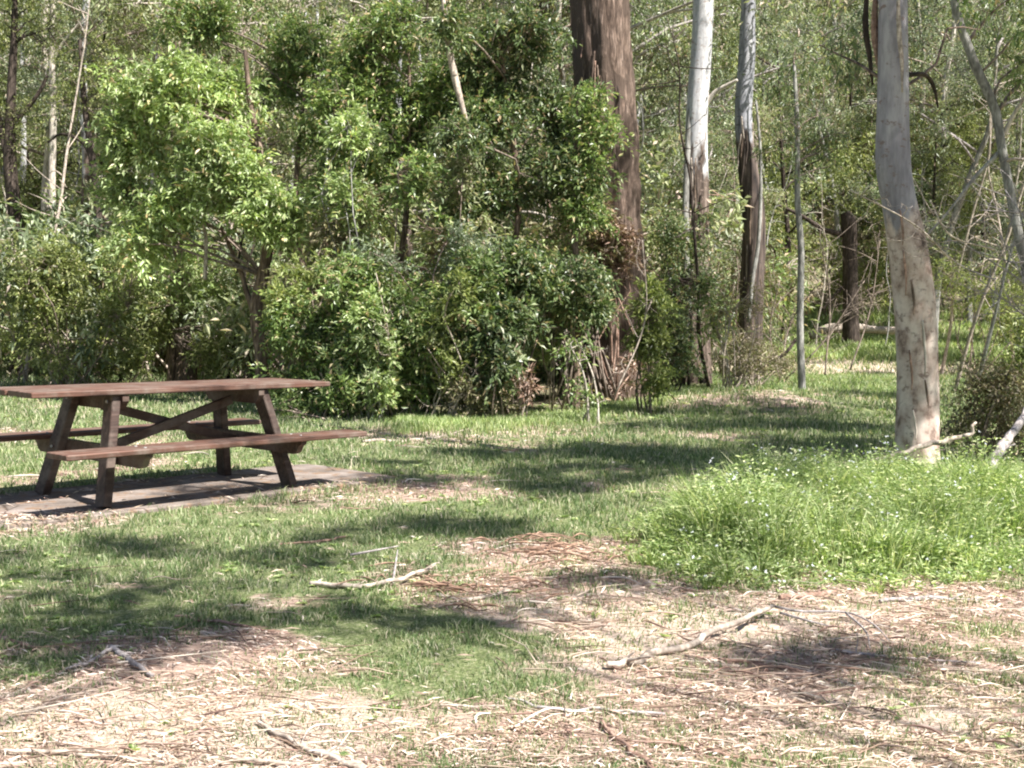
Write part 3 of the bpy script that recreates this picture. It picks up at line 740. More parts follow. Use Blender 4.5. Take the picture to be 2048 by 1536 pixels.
SUN_EL, SUN_AZ = 54.0, 0
SUN = nrm(np.array([.80 * math.cos(R(SUN_EL)), -.60 * math.cos(R(SUN_EL)), math.sin(R(SUN_EL))]))
rg = lambda s: np.random.default_rng(s)
exec_order = []
# --- right-hand smooth gum
def hanging_strip(t, pts, Y, w, mt):
    mb = MB(); tube(mb, [W(a, b, Y) for a, b in pts], [w * .5, w, w * .8, w * .3], 5, 14, .2, 3, flat=.3); mb.build('bark_strip', M[mt], t, True)
gum = tree('smooth_gum_tree', 'smooth gum tree with grey upper trunk and flaky cream lower trunk rising from tall grass',
     [(1834, 950, 46), (1833, 880, 43), (1835, 750, 41), (1828, 600, 40), (1812, 480, 37), (1797, 400, 33), (1785, 310, 34), (1786, 150, 29), (1786, 0, 27), (1786, -40, 27)], 9.6, 'spot_gum',
     [(1640, 90, 110, 130, 1.0), (1960, 60, 110, 90, 1.5)], 'leaf_dark', rg(101), 110, 55, .085, .020, .17, droop=.6, up=.2, sides=40, rough=.07, rings=150, nl=5, limb_r=.016,
     top=[(-.05, .1, 6, .12), (.2, .4, 9, .09), (0, .6, 12, .03)], start=.55, flare=1.75, twig='bark_brown',
     world_blobs=[((3.6, 9.6, 8.2), (1.5, 1.4, 1.0)), ((2.2, 10.8, 9.6), (1.3, 1.3, .9))],
     extra=[('limb', [(1812, 150, 0), (1850, 150, .1), (1868, 175, .15), (1876, 215, .2)], [5, 4.5, 4, 2], 'bark_dark')])
hanging_strip(gum, [(1752, -40), (1748, 60), (1756, 120), (1766, 175)], 9.7, .035, 'deadred')
hanging_strip(gum, [(1735, -40), (1730, 50), (1738, 110), (1745, 170)], 9.8, .03, 'bark_dark')
hanging_strip(gum, [(1796, -30), (1797, 60), (1803, 120), (1804, 185)], 9.42, .022, 'deadwood')
for k_, (xa, ya, ln_) in enumerate([(1806, 500, 90), (1822, 560, 70), (1845, 640, 110), (1818, 700, 80), (1850, 760, 70), (1826, 820, 60), (1800, 420, 70)]):
    hanging_strip(gum, [(xa, ya), (xa + 3, ya + ln_ * .3), (xa + 6, ya + ln_ * .7), (xa + 5, ya + ln_)], 9.6 - .175, .012, ['deadred', 'bark_brown', 'bark_pale'][k_ % 3])
# --- tall trunks behind
tree('stringybark_tree', 'massive reddish fibrous-barked trunk rising behind the central bushes', [(1238, 800, 68), (1236, 650, 60), (1225, 450, 57), (1215, 250, 56), (1205, 100, 56), (1200, -40, 58)], 19.2, 'stringy',
     [], 'leaf_dark', rg(102), 150, 60, .1, .03, .25, sides=48, rough=.09, ridge=.20, rings=160, top=[(0, 0, 9, .4), (0, 0, 14, .3)],
     world_blobs=[((4, 19, 12), (2.6, 2.2, 1.8)), ((0, 17, 11.5), (2.4, 2, 1.6))], start=.7, limb_r=.09, twig='bark_dark')
tree('white_gum_tree', 'white trunked gum with brown ragged bark around its dark lower half', [(1385, 765, 40), (1384, 650, 37), (1390, 520, 28), (1394, 400, 24), (1393, 250, 22), (1403, 100, 20), (1408, -40, 20)], 25, 'white_gum',
     [], 'leaf_grey', rg(103), 120, 60, .1, .03, .3, sides=28, rough=.07, ridge=.04, rings=120, top=[(0, 0, 12, .15), (0, 0, 16, .08)], world_blobs=[((6.5, 24, 13), (2.6, 2.2, 1.8))], start=.7,
     extra=[('limb', [(1408, 215, 0), (1430, 185, -.1), (1455, 170, -.2), (1475, 160, -.3)], [6, 5, 4, 3], 'bark_pale'),
            ('side_stem', [(1378, 700, -.5), (1372, 500, -.4), (1374, 330, -.2), (1388, 120, 0)], [9, 7, 6, 5], 'bark_grey')], limb_r=.08)
tree('grey_gum_tree', 'tall gum with mottled grey top and black charred middle trunk', [(1497, 705, 26), (1503, 600, 24), (1508, 450, 23), (1494, 320, 19), (1487, 230, 17), (1494, 100, 16), (1498, -40, 13)], 27, 'grey_gum',
     [], 'leaf_grey', rg(104), 100, 60, .1, .03, .3, sides=24, rough=.09, ridge=.05, rings=120, top=[(0, 0, 13, .12), (0, 0, 17, .06)], world_blobs=[((7, 26.5, 14), (2.4, 2.2, 1.8))], start=.7, limb_r=.07,
     extra=[('side_stem', [(1497, 645, -.6), (1505, 560, -.6), (1517, 480, -.5), (1522, 330, -.4), (1512, 200, -.3)], [4, 4, 4, 3, 2], 'bark_grey')])
tree('slender_grey_tree', 'slender grey pole-like tree between the charred gum and the smooth gum', [(1604, 785, 8), (1600, 650, 7), (1602, 500, 6.5), (1595, 400, 6), (1594, 250, 5), (1588, 130, 3.5)], 21.5, 'bark_grey',
     [(1600, 170, 60, 130), (1560, 280, 55, 60), (1640, 300, 60, 70)], 'leaf_dark', rg(105), 60, 40, .09, .02, .16, droop=.5, up=.2, sides=12, nl=6, limb_r=.02, twig='twig', gap=.45)
tree('burnt_stump_tree', 'dark broken trunk standing before a pale fallen log', [(1702, 690, 19), (1701, 600, 15), (1700, 500, 14), (1698, 445, 16), (1690, 425, 9)], 42, 'bark_dark', [], 'leaf_dark', rg(106), 0, 0, 0, 0, sides=14, rough=.15,
     extra=[('limb', [(1698, 470, 0), (1650, 460, 0), (1600, 430, 0), (1545, 405, 0)], [7, 5, 4, 2], 'bark_dark'), ('limb', [(1700, 560, 0), (1670, 590, 0), (1645, 620, 0)], [4, 3, 2], 'bark_dark')])
tree('leaning_grey_sapling', 'thin crooked pale grey tree leaning in from the upper right', [(2100, 900, 8), (2075, 650, 9), (2035, 460, 9), (2006, 310, 9), (1990, 220, 9), (1950, 130, 9), (1915, 30, 8), (1905, -30, 7)], 13, 'bark_grey',
     [(1990, 30, 90, 70), (2060, 110, 70, 90)], 'leaf_mid', rg(107), 45, 40, .085, .022, .15, droop=.4, sides=12, rings=60, top=[(-.2, 0, 6.5, .03)], nl=5, limb_r=.018,
     extra=[('branch', [(2004, 300, 0), (1950, 355, .1), (1900, 420, .2), (1850, 475, .3)], [5, 4, 3, 2], 'bark_grey'), ('branch', [(2008, 270, 0), (2030, 225, -.1), (2060, 180, -.2)], [5, 4, 3], 'bark_pale'), ('branch', [(2005, 325, 0), (2030, 318, -.1), (2070, 322, -.2)], [4, 3, 3], 'deadwood')])
def peel(t, path, Y, rpx, n, seed, mts, w):
    q = rg(seed); path = np.array(path, float)
    for k in range(n):
        f = q.uniform(0, len(path) - 1.3); i = int(f); c = path[i] + (path[i + 1] - path[i]) * (f - i)
        u = q.uniform(-.92, .92); L = q.uniform(40, 130); dy_ = math.sqrt(1 - u * u) * rpx * Y / F + .012
        pts = [(c[0] + u * rpx + q.normal(0, 2), c[1]), (c[0] + u * rpx * 1.06, c[1] + L * .5), (c[0] + u * rpx * 1.12 + q.normal(0, 4), c[1] + L)]
        mb = MB(); tube(mb, [W(a, b, Y - dy_ - (.03 if j == 2 else 0)) for j, (a, b) in enumerate(pts)], [w * .6, w, w * .3], 5, 10, .2, 3, flat=.35)
        mb.build('bark_strip', M[mts[k % len(mts)]], t, True)
by = {o.name: o for o in COL.objects}
peel(by['stringybark_tree'], [(1206, 60), (1215, 250), (1225, 450), (1236, 650)], 19.2, 56, 30, 801, ['stringy', 'deadred', 'bark_brown', 'bark_dark'], .02)
peel(by['white_gum_tree'], [(1394, 300), (1390, 520), (1384, 650)], 25, 26, 16, 802, ['bark_brown', 'deadwood', 'bark_dark'], .02)
peel(by['grey_gum_tree'], [(1487, 230), (1494, 320), (1508, 450), (1503, 600)], 27, 20, 14, 803, ['bark_brown', 'bark_dark', 'deadwood'], .02)
# --- left side trunks
tree('bright_leaf_tree', 'bright green leafy tree with a crooked dark stem behind the table', [(526, 800, 13), (522, 700, 14), (512, 620, 13), (532, 520, 12), (537, 430, 10), (520, 310, 8), (500, 200, 6), (490, 100, 4)], 17.6, 'bark_brown',
     [(320, 190, 100, 80, -.5), (440, 300, 110, 80, -.6), (290, 290, 80, 60, -.3), (490, 400, 90, 60, -.7), (400, 210, 110, 70), (310, 470, 90, 70, -.4), (560, 430, 60, 60, -.5), (370, 380, 100, 70, -.4), (250, 370, 60, 60)], 'leaf_bright', rg(108), 640, 60, .11, .044, .17, droop=.15, sides=14, nl=10, limb_r=.028, gap=.40,
     extra=[('branch', [(515, 640, 0), (495, 590, .1), (480, 540, .1), (440, 450, 0)], [7, 6, 5, 3], 'bark_brown'), ('branch', [(410, 560, -.3), (412, 480, -.3), (405, 440, -.3)], [4, 4, 3], 'deadwood')])
tree('thick_stemmed_tree', 'short thick dark-barked trunk standing behind the middle of the tabletop', [(368, 800, 26), (372, 690, 24), (378, 600, 20), (355, 480, 12), (330, 380, 8)], 21, 'bark_brown',
     [(340, 540, 100, 70, -.8), (420, 600, 80, 60, -.4), (260, 520, 70, 50, -.3)], 'leaf_bright', rg(109), 170, 60, .09, .033, .17, sides=16, ridge=.08, nl=6, limb_r=.03, gap=.40,
     extra=[('side_stem', [(340, 780, -.2), (345, 680, -.2), (335, 610, -.2)], [8, 8, 6], 'bark_brown')])
tree('left_edge_tree', 'dark forked trunk at the far left edge', [(35, 790, 16), (38, 600, 15), (32, 450, 14), (20, 330, 13), (22, 200, 9), (28, 80, 7), (30, -40, 5)], 25, 'bark_dark',
     [(60, 60, 120, 90), (20, 250, 90, 80)], 'leaf_olive', rg(110), 90, 45, .08, .02, .2, sides=14, nl=8, limb_r=.025, gap=.45, twig='bark_dark',
     extra=[('branch', [(20, 330, 0), (0, 250, 0), (-20, 150, 0)], [9, 7, 5], 'bark_dark'), ('branch', [(35, 240, 0), (75, 190, 0), (95, 150, 0)], [5, 4, 3], 'bark_dark')])
tree('pale_slender_tree', 'slender pale trunk just right of the dark forked one at left', [(112, 760, 8), (112, 560, 8), (104, 400, 7), (106, 250, 7), (104, 120, 6), (106, -40, 5)], 27, 'bark_pale',
     [(150, 60, 110, 80), (90, 200, 70, 70)], 'leaf_grey', rg(111), 80, 45, .085, .025, .2, sides=12, nl=6, limb_r=.018, gap=.45,
     extra=[('branch', [(106, 120, 0), (130, 80, 0), (165, 40, 0)], [4, 3, 2], 'bark_pale')])
tree('curved_branch_tree', 'slim brown tree with an arching branch left of the bright green tree', [(195, 780, 8), (198, 600, 8), (196, 420, 8), (186, 330, 7), (168, 200, 6), (160, 80, 4)], 24, 'bark_dark',
     [(190, 170, 80, 90), (230, 60, 90, 70)], 'leaf_olive', rg(112), 90, 45, .085, .024, .2, sides=12, nl=6, limb_r=.018, gap=.45,
     extra=[('branch', [(190, 330, 0), (165, 285, 0), (125, 268, 0), (95, 285, 0)], [5, 4, 3, 2], 'bark_dark')])
# --- central bush mass (tall trees first)
def tl(name, label, px, Y, blobs, leaf, seed, n, per, L, w, h, bark_='bark_brown', r=7, **k):
    return tree(name, label, [(px, 830, r * 1.4), (px + rg(seed).uniform(-12, 12), 600, r), (px + rg(seed + 1).uniform(-30, 30), 400, r * .8), (px + rg(seed + 2).uniform(-40, 40), h, r * .5)], Y, bark_, blobs, leaf, rg(seed), n, per, L, w, **k)
tl('leafy_tree', 'dense dark green tree filling the top left of centre', 600, 19.8, [(560, 80, 130, 90), (640, 190, 110, 80), (430, 60, 110, 70), (660, 300, 90, 80)], 'leaf_mid', 201, 330, 60, .10, .038, 40, cr_=.17, nl=9, limb_r=.02, gap=.4)
tl('leafy_tree', 'tall green tree left of the pale bare limb', 790, 17.8, [(770, 90, 120, 110), (760, 280, 120, 100), (860, 200, 90, 90), (700, 400, 90, 80)], 'leaf_mid', 204, 400, 60, .10, .038, 40, cr_=.17, nl=9, limb_r=.02, gap=.4)
tl('leafy_tree', 'dark green tree between the pale bare limb and the massive trunk', 1010, 17.2, [(1030, 80, 120, 90), (990, 230, 110, 90), (1080, 330, 110, 90), (960, 400, 110, 80), (1120, 230, 60, 80, .6), (940, 265, 45, 40, -1.1), (895, 45, 40, 40, -1.1)], 'leaf_dark', 207, 500, 60, .10, .038, 40, cr_=.16, nl=9, limb_r=.02, gap=.4,
   extra=[('dead_limb', [(884, -30, -.9), (897, 90, -1.0), (912, 165, -1.0), (933, 245, -1.0)], [4, 6.5, 7, 4], 'deadwood'), ('dead_limb', [(885, 20, -.9), (905, -30, -.9)], [4, 3], 'deadwood')])
tl('leafy_sapling', 'leafy sapling partly hiding the massive trunk', 1150, 17.0, [(1150, 420, 90, 90), (1180, 260, 60, 90), (1110, 520, 70, 60), (1175, 330, 45, 80), (1180, 440, 45, 60)], 'leaf_mid', 210, 240, 50, .085, .03, 200, cr_=.16, nl=6, limb_r=.018, gap=.45)
shrub('olive_shrub', 'rounded olive green shrub behind the left end of the table', 140, 19.5, [(150, 640, 130, 110), (60, 600, 110, 110), (240, 560, 100, 80), (100, 520, 70, 60)], 'leaf_olive', rg(301), 260, 70, .085, .028, cr_=.17, stems=8)
shrub('olive_shrub', 'loose yellow-olive shrub under the bright green tree', 250, 20.5, [(270, 650, 110, 90), (200, 720, 90, 50), (420, 690, 80, 60)], 'leaf_olive', rg(302), 170, 60, .085, .028, cr_=.17, stems=8)
shrub('broadleaf_shrub', 'dark low shrub at the right end of the tabletop', 640, 15.6, [(640, 740, 100, 95), (590, 660, 60, 70), (700, 650, 90, 80)], 'leaf_mid', rg(303), 330, 65, .085, .036, cr_=.15, stems=9)
shrub('broadleaf_shrub', 'tangled shrub with tan stems right of the table', 800, 15.4, [(800, 760, 110, 85), (850, 660, 100, 90), (760, 610, 100, 80)], 'leaf_mid', rg(304), 420, 65, .08, .034, cr_=.15, stems=16, twig='deadwood')
shrub('blue_wattle_shrub', 'blue-green leaved shrub above the tangled shrub', 850, 15.7, [(850, 500, 110, 80), (940, 560, 90, 60), (770, 500, 70, 50)], 'leaf_blue', rg(305), 190, 55, .075, .028, cr_=.15, stems=7)
shrub('dark_shrub', 'large dark green shrub left of the dark hollow', 1020, 15.5, [(980, 640, 100, 110), (1035, 560, 80, 60), (960, 760, 70, 70), (930, 700, 60, 60)], 'leaf_dark', rg(306), 430, 65, .09, .04, cr_=.15, stems=10)
shrub('dry_shrub', 'dry yellowing shrub with pinkish twigs high in the bush mass', 700, 16.6, [(690, 480, 90, 60), (740, 400, 60, 50), (620, 560, 80, 60)], 'leaf_dry', rg(307), 120, 45, .075, .026, cr_=.17, stems=8, twig='twig')
shrub('dry_shrub', 'brown dead-leaved shrub against the left side of the massive trunk', 1215, 18.0, [(1170, 490, 50, 70), (1150, 560, 50, 50), (1130, 470, 60, 70)], 'leaf_dry', rg(308), 110, 45, .11, .035, cr_=.17, stems=10, twig='twig')
shrub('lime_shrub', 'narrow lime green shrub right of the dark hollow', 1295, 16.6, [(1305, 620, 38, 55), (1305, 690, 38, 50), (1312, 760, 26, 35)], 'leaf_yellow', rg(309), 95, 50, .08, .032, cr_=.13, stems=6)
shrub('hollow_sapling', 'thin pale sapling standing in front of the dark hollow', 1190, 15.0, [(1205, 610, 40, 30), (1160, 700, 30, 40), (1170, 780, 40, 30)], 'leaf_mid', rg(310), 16, 14, .085, .04, cr_=.14, stems=4, cat='sapling', twig='bark_pale', stem_r=.02)
shrub('overhanging_shrub', 'dark leafy bush arching over the hollow', 1130, 16.9, [(1120, 600, 80, 50), (1160, 585, 60, 40), (1130, 560, 70, 40, -1.0), (1170, 600, 45, 30, -.8), (1130, 580, 80, 50, 1.1), (1090, 590, 60, 50, 1.0), (1160, 590, 50, 40, .7)], 'leaf_dark', rg(311), 420, 60, .085, .036, cr_=.15, stems=5, dy=1.8)  # roof blobs extended in depth to keep sunlight out of the hollow
shrub('dark_shrub', 'shadowed bush at the back of the dark hollow', 1130, 19.6, [(1100, 690, 70, 110), (1130, 740, 50, 70)], 'leaf_dark', rg(320), 170, 55, .085, .035, cr_=.16, stems=7)  # dark leaves added behind the cavity to make the hollow darker
shrub('yellowing_bush', 'low yellowing bush at the grass edge in the middle', 960, 14.9, [(950, 800, 80, 35), (1010, 810, 40, 25)], 'leaf_dry', rg(312), 75, 40, .065, .024, cr_=.12, stems=9, twig='deadwood')
shrub('low_green_bush', 'low green bush spilling onto the grass beside the table end', 640, 14.9, [(650, 815, 90, 30), (760, 825, 70, 28), (560, 800, 30, 30)], 'leaf_mid', rg(313), 130, 50, .06, .026, cr_=.12, stems=8)
M['leaf_dead'] = leaf_mat('leaf_dead', [(0, A(.10, .055, .035)), (.4, A(.26, .15, .095)), (.75, A(.44, .29, .20)), (1, A(.62, .48, .37))], .3, .6, .2)
shrub('dead_leaf_mass', 'orange-brown dead leaves caught against the middle of the massive trunk', 1225, 18.1, [(1225, 520, 45, 50), (1200, 440, 40, 50), (1245, 470, 35, 45), (1245, 750, 25, 45)], 'leaf_dead', rg(341), 110, 36, .11, .03, cr_=.13, stems=6, twig='deadred', cat='dead foliage')
shrub('dead_leaf_mass', 'small brown dead clump at the foot of the bushes left of the hollow', 1050, 14.9, [(1050, 770, 18, 40)], 'leaf_dead', rg(343), 12, 30, .09, .025, cr_=.10, stems=4, twig='deadwood', cat='dead foliage')
shrub('dark_thicket', 'dark twiggy thicket between the massive trunk and the white gum', 1335, 20.5, [(1330, 690, 40, 70), (1345, 560, 40, 90), (1370, 735, 50, 40), (1395, 600, 30, 70)], 'leaf_dark', rg(344), 190, 44, .085, .03, cr_=.16, stems=16, twig='bark_dark')
shrub('grey_brown_scrub', 'dry brown scrub between the white gum and the charred gum', 1460, 22.5, [(1450, 715, 55, 45), (1440, 600, 35, 90), (1550, 700, 45, 50), (1490, 730, 55, 35), (1500, 620, 30, 60)], 'leaf_dry', rg(345), 160, 36, .075, .022, cr_=.18, stems=22, twig='deadwood')
for i, (px_, Yw, hx, lf, lb, tp, L_) in enumerate([
    (590, 15.9, 30, 'leaf_yellow', 'wispy yellow-green sapling rising behind the right end of the table', 520, .085), (680, 15.2, 34, 'leaf_mid', 'loose green sapling just right of the table end', 560, .095),
    (745, 15.0, 30, 'leaf_bright', 'thin sapling with light leaves left of the pale bare twigs', 600, .085), (815, 15.9, 40, 'leaf_mid', 'tall loose green sapling under the pale bare limb', 330, .10),
    (900, 15.0, 34, 'leaf_yellow', 'spindly yellow-green sapling in the middle of the bushes', 560, .08), (960, 15.2, 36, 'leaf_mid', 'ragged green sapling at the bush edge left of the hollow', 520, .10),
    (1000, 14.9, 34, 'leaf_dark', 'dark ragged sapling at the left lip of the hollow', 600, .11), (1115, 18.3, 40, 'leaf_bright', 'light leaved sapling climbing beside the massive trunk', 260, .09),
    (700, 16.6, 40, 'leaf_bright', 'tall light green sapling between the bright tree and the centre bushes', 240, .09), (940, 16.4, 36, 'leaf_pale', 'pale leaved sapling high in the centre bushes', 300, .08)]):
    q = rg(330 + i); k_ = (830 - tp) / 4.5
    shrub('wispy_sapling', lb, px_, Yw, [(px_ + q.uniform(-25, 25), tp + k_ * (j + .3), hx * q.uniform(.7, 1.4), k_ * .6, q.uniform(-.2, .2)) for j in range(4)], lf, q, int(60 + k_ * .9), 42, L_, L_ * .40, cr_=.13, stems=7, cat='sapling', twig=['twig', 'deadwood', 'bark_grey'][i % 3], up=.3, gap=.46, stem_r=.014)
# --- scrub around the white gum
shrub('grey_brown_scrub', 'grey-brown twiggy scrub around the foot of the charred gum', 1510, 24, [(1500, 705, 55, 35), (1440, 690, 40, 35), (1560, 725, 30, 25)], 'leaf_dry', rg(314), 90, 40, .08, .024, cr_=.22, stems=22, twig='deadwood')
shrub('dark_thicket', 'dark leafy thicket wrapped round the white gum', 1370, 23.5, [(1345, 580, 40, 100), (1405, 500, 35, 60), (1430, 640, 30, 50), (1340, 460, 40, 60)], 'leaf_dark', rg(315), 130, 55, .09, .03, cr_=.2, stems=18, twig='bark_dark')
shrub('pale_green_scrub', 'pale green scrub high between the two tall gums', 1450, 29, [(1450, 480, 60, 80), (1450, 330, 60, 90), (1340, 380, 60, 80)], 'leaf_grey', rg(316), 170, 45, .1, .03, cr_=.25, stems=14)
# --- right edge
shrub('brown_leaf_shrub', 'small-leaved brownish shrub at the right edge beside the gum', 1990, 11.0, [(1990, 790, 75, 80), (2040, 740, 80, 100), (1950, 860, 50, 50), (2080, 860, 90, 60)], 'leaf_dry', rg(317), 260, 50, .042, .02, cr_=.12, stems=22, twig='twig', stem_r=.012)
shrub('yellow_green_bush', 'soft yellow-green bush in the distance right of the gum', 1960, 31, [(1960, 600, 90, 50), (2040, 560, 70, 70), (1900, 560, 50, 50)], 'leaf_yellow', rg(318), 130, 60, .1, .03, cr_=.3, stems=8)
def dead_twiggery(name, label, roots, rng, Y, spread, mt, n2=9, r=.012, cat='dead branches'):
    b = W(roots[0][0][0], 700, Y); base = np.array([b[0], Y, float(terrain(b[0], Y))])
    t = thing(name, base, label, cat); mb = MB()
    for pts in roots:
        P = [W(a, c, Y + rng.uniform(-.3, .3)) for a, c in pts]
        C = tube(mb, P, [r, r * .8, r * .5], 5, 14)
        for k in range(n2):
            a = C[rng.integers(2, 13)]; d = nrm(rng.normal(0, 1, 3) * [1, .7, .8] + (C[-1] - C[0]) * .6) * rng.uniform(.3, 1) * spread
            m_ = a + d * .5 + rng.normal(0, .05, 3); e = a + d + rng.normal(0, .06, 3)
            D = tube(mb, [a, m_, e], [r * .45, r * .35, r * .15], 4, 8)
            for j in range(4):
                s_ = D[rng.integers(2, 7)]; dd = rng.normal(0, .16, 3) * spread
                tube(mb, [s_, s_ + dd * .5 + rng.normal(0, .02, 3), s_ + dd], [r * .22, r * .18, r * .1], 3, 4)
    mb.build('branches', M[mt], t, True); return t
dead_twiggery('dead_tree_branches', 'tangle of bare grey branches reaching in from the right edge', [[(2140, 640), (2040, 560), (1900, 470)], [(2140, 700), (2060, 640), (1960, 560)], [(2140, 480), (2050, 430), (1960, 420)], [(2140, 560), (2080, 480), (2010, 380)], [(2160, 760), (2080, 620), (2000, 470)], [(2140, 400), (2060, 520), (1940, 500)]], rg(401), 11.6, .75, 'deadgrey', 11, .011)
dead_twiggery('dead_tree_branches', 'bare pinkish twigs crossing the gum trunk at half height', [[(1990, 560), (1920, 530), (1850, 470)], [(1900, 520), (1830, 450), (1700, 380)], [(1990, 500), (1900, 470), (1860, 400)]], rg(402), 9.1, .35, 'deadwood', 8, .008)
dead_twiggery('dead_shrub', 'leafless brown scrub behind the slender grey tree', [[(1560, 760), (1580, 650), (1640, 560)], [(1560, 760), (1540, 660), (1560, 560)], [(1570, 760), (1650, 680), (1730, 560)], [(1700, 740), (1740, 620), (1760, 480)], [(1650, 750), (1660, 600), (1640, 480)]], rg(403), 25, 1.1, 'twig', 12, .02)
dead_twiggery('dead_shrub', 'leafless twiggy shrub behind the top left of the table', [[(30, 790), (60, 660), (90, 520)], [(100, 790), (150, 640), (190, 500)], [(60, 790), (20, 640), (0, 500)]], rg(404), 21.5, 1.0, 'twig', 12, .02)
dead_twiggery('dead_shrub', 'pale bare twigs sticking out of the centre bushes', [[(760, 830), (780, 700), (752, 545)], [(860, 840), (880, 760), (810, 640)], [(900, 830), (960, 730), (1050, 640)], [(1230, 790), (1290, 640), (1285, 480)]], rg(405), 15.0, .5, 'deadwood', 7, .012)

# --- background forest: a few kinds, copied
def bg_tree_proto(seed, h, bark_, leaf, tw, dense=1.0, r=.16, L=.16, w=.05, lean=.3, low=.25):
    rng = rg(seed); mt = MB(); P = [np.array([0, 0, -.3])]; x = y = 0
    for k in range(1, 7): x += rng.normal(0, lean); y += rng.normal(0, lean); P.append(np.array([x, y, h * k / 6]))
    C0 = tube(mt, P, [r * 1.3, r, r * .85, r * .7, r * .55, r * .35, r * .1], 9, 36, .08, seed)
    blobs = []
    for k in range(12):
        c = C0[rng.integers(int(36 * low), 36)] + rng.normal(0, 1, 3) * [h * .13, h * .13, .4]
        s = h * rng.uniform(.07, .13); blobs.append((c, (s, s, s * .7)))
    C = foliage_pts(rng, blobs, int(290 * dense), gap=.4, gfreq=.8)
    ml = MB(); leaf_cloud(ml, rng, C, 48, L, w, h * .030, .35, .4)
    mb = MB(); tr = C0[10:]
    T = [b[0] for b in blobs]; S = [tr[np.argmin(np.linalg.norm(tr - (c - [0, 0, .8]), axis=1))] for c in T]
    src = limbs(mb, rng, S, T, r * .35, .015, .12, 5, 6); twigs(mb, rng, src, C, .02, .007)
    return mt.mesh('trunk', M[bark_], True), ml.mesh('crown', M[leaf]), mb.mesh('branches', M[tw], True)
def put(name, meshes, names, x, y, rz, s, label, cat, group, tilt=0, z=None):
    t = bpy.data.objects.new(name, None); COL.objects.link(t)
    t.location = (x, y, float(terrain(x, y)) if z is None else z); t.rotation_euler = (tilt, tilt * .5, rz); t.scale = (s, s, s)
    tag(t, label, cat, group)
    for m_, n_ in zip(meshes, names):
        o = bpy.data.objects.new(n_, m_); COL.objects.link(o); o.parent = t
    return t
protos = [bg_tree_proto(501, 15, 'bark_pale', 'leaf_grey', 'twig'), bg_tree_proto(502, 13, 'bark_grey', 'leaf_grey', 'deadgrey', 1.0), bg_tree_proto(503, 17, 'stringy', 'leaf_mid', 'twig'),
          bg_tree_proto(504, 11, 'bark_dark', 'leaf_olive', 'bark_dark', .9, .12), bg_tree_proto(505, 14, 'white_gum', 'leaf_pale', 'bark_pale', .8, .13), bg_tree_proto(506, 10, 'bark_brown', 'leaf_pale', 'deadwood', .7, .1, low=.1)]
plab = ['pale barked gum with grey-green leaves in the woods behind', 'grey barked gum with silvery leaves in the woods behind', 'fibrous barked tree with mid green leaves in the woods behind',
        'dark stemmed olive-leaved tree in the woods behind', 'white stemmed gum with pale sparse leaves in the woods behind', 'small brown stemmed tree with pale dry leaves in the woods behind']
rng = rg(600)
cnt = 0; placed = []
def far_ok(x, y, d):
    return all((x - a) ** 2 + (y - b) ** 2 > d * d for a, b in placed)
for i in range(2500):
    y = rng.uniform(27, 98); x = rng.uniform(-.50, .50) * y
    pxx = x / y * F + 1024
    if y < 42 and 1480 < pxx < 2100: continue
    if y < 33 and 1340 < pxx < 1560: continue
    if y < 54 and 1590 < pxx < 1830: continue
    if not far_ok(x, y, 1.35 + y * .018): continue
    placed.append((x, y)); k = int(rng.choice([0, 1, 2, 3, 4, 5], p=[.2, .22, .12, .16, .12, .18] if x > 0 else [.16, .08, .06, .10, .26, .34]))
    put('forest_tree', protos[k], ('trunk', 'crown', 'branches'), x, y, rng.uniform(0, 6.3), rng.uniform(.7, 1.15), plab[k], 'tree', 'background trees ' + 'abcdef'[k] if False else plab[k].replace(' in the woods behind', 's'), rng.normal(0, .03))
    cnt += 1
    if cnt >= 270: break
# understory shrubs
def bg_shrub_proto(seed, leaf, tw, h=2.4, n=120, L=.12, w=.042):
    rng = rg(seed); bl = [(np.array([rng.normal(0, h * .3), rng.normal(0, h * .3), h * rng.uniform(.35, .8)]), (h * .4, h * .4, h * .33)) for _ in range(5)]
    C = foliage_pts(rng, bl, n, gap=.38); C = C[C[:, 2] > .1]
    ml = MB(); leaf_cloud(ml, rng, C, 55, L, w, .22, .1)
    mb = MB(); src = limbs(mb, rng, [np.array([rng.normal(0, .15), rng.normal(0, .15), -.1]) for _ in range(9)], list(C[rng.choice(len(C), 9)]), .02, .008); twigs(mb, rng, src, C, .009, .004)
    return ml.mesh('foliage', M[leaf]), mb.mesh('stems', M[tw], True)
sp_ = [bg_shrub_proto(521, 'leaf_grey', 'deadwood'), bg_shrub_proto(522, 'leaf_mid', 'twig'), bg_shrub_proto(523, 'leaf_olive', 'twig'), bg_shrub_proto(524, 'leaf_dry', 'deadwood', n=60), bg_shrub_proto(525, 'leaf_pale', 'deadred', n=70), bg_shrub_proto(526, 'leaf_yellow', 'twig', 1.8)]
slab_ = ['grey-green understory shrub on the wooded slope', 'mid green understory shrub on the wooded slope', 'olive understory shrub on the wooded slope', 'brown dry understory shrub on the wooded slope', 'pale dry-leaved understory shrub on the wooded slope', 'yellow-green understory shrub on the wooded slope']
cnt = 0; placed2 = []
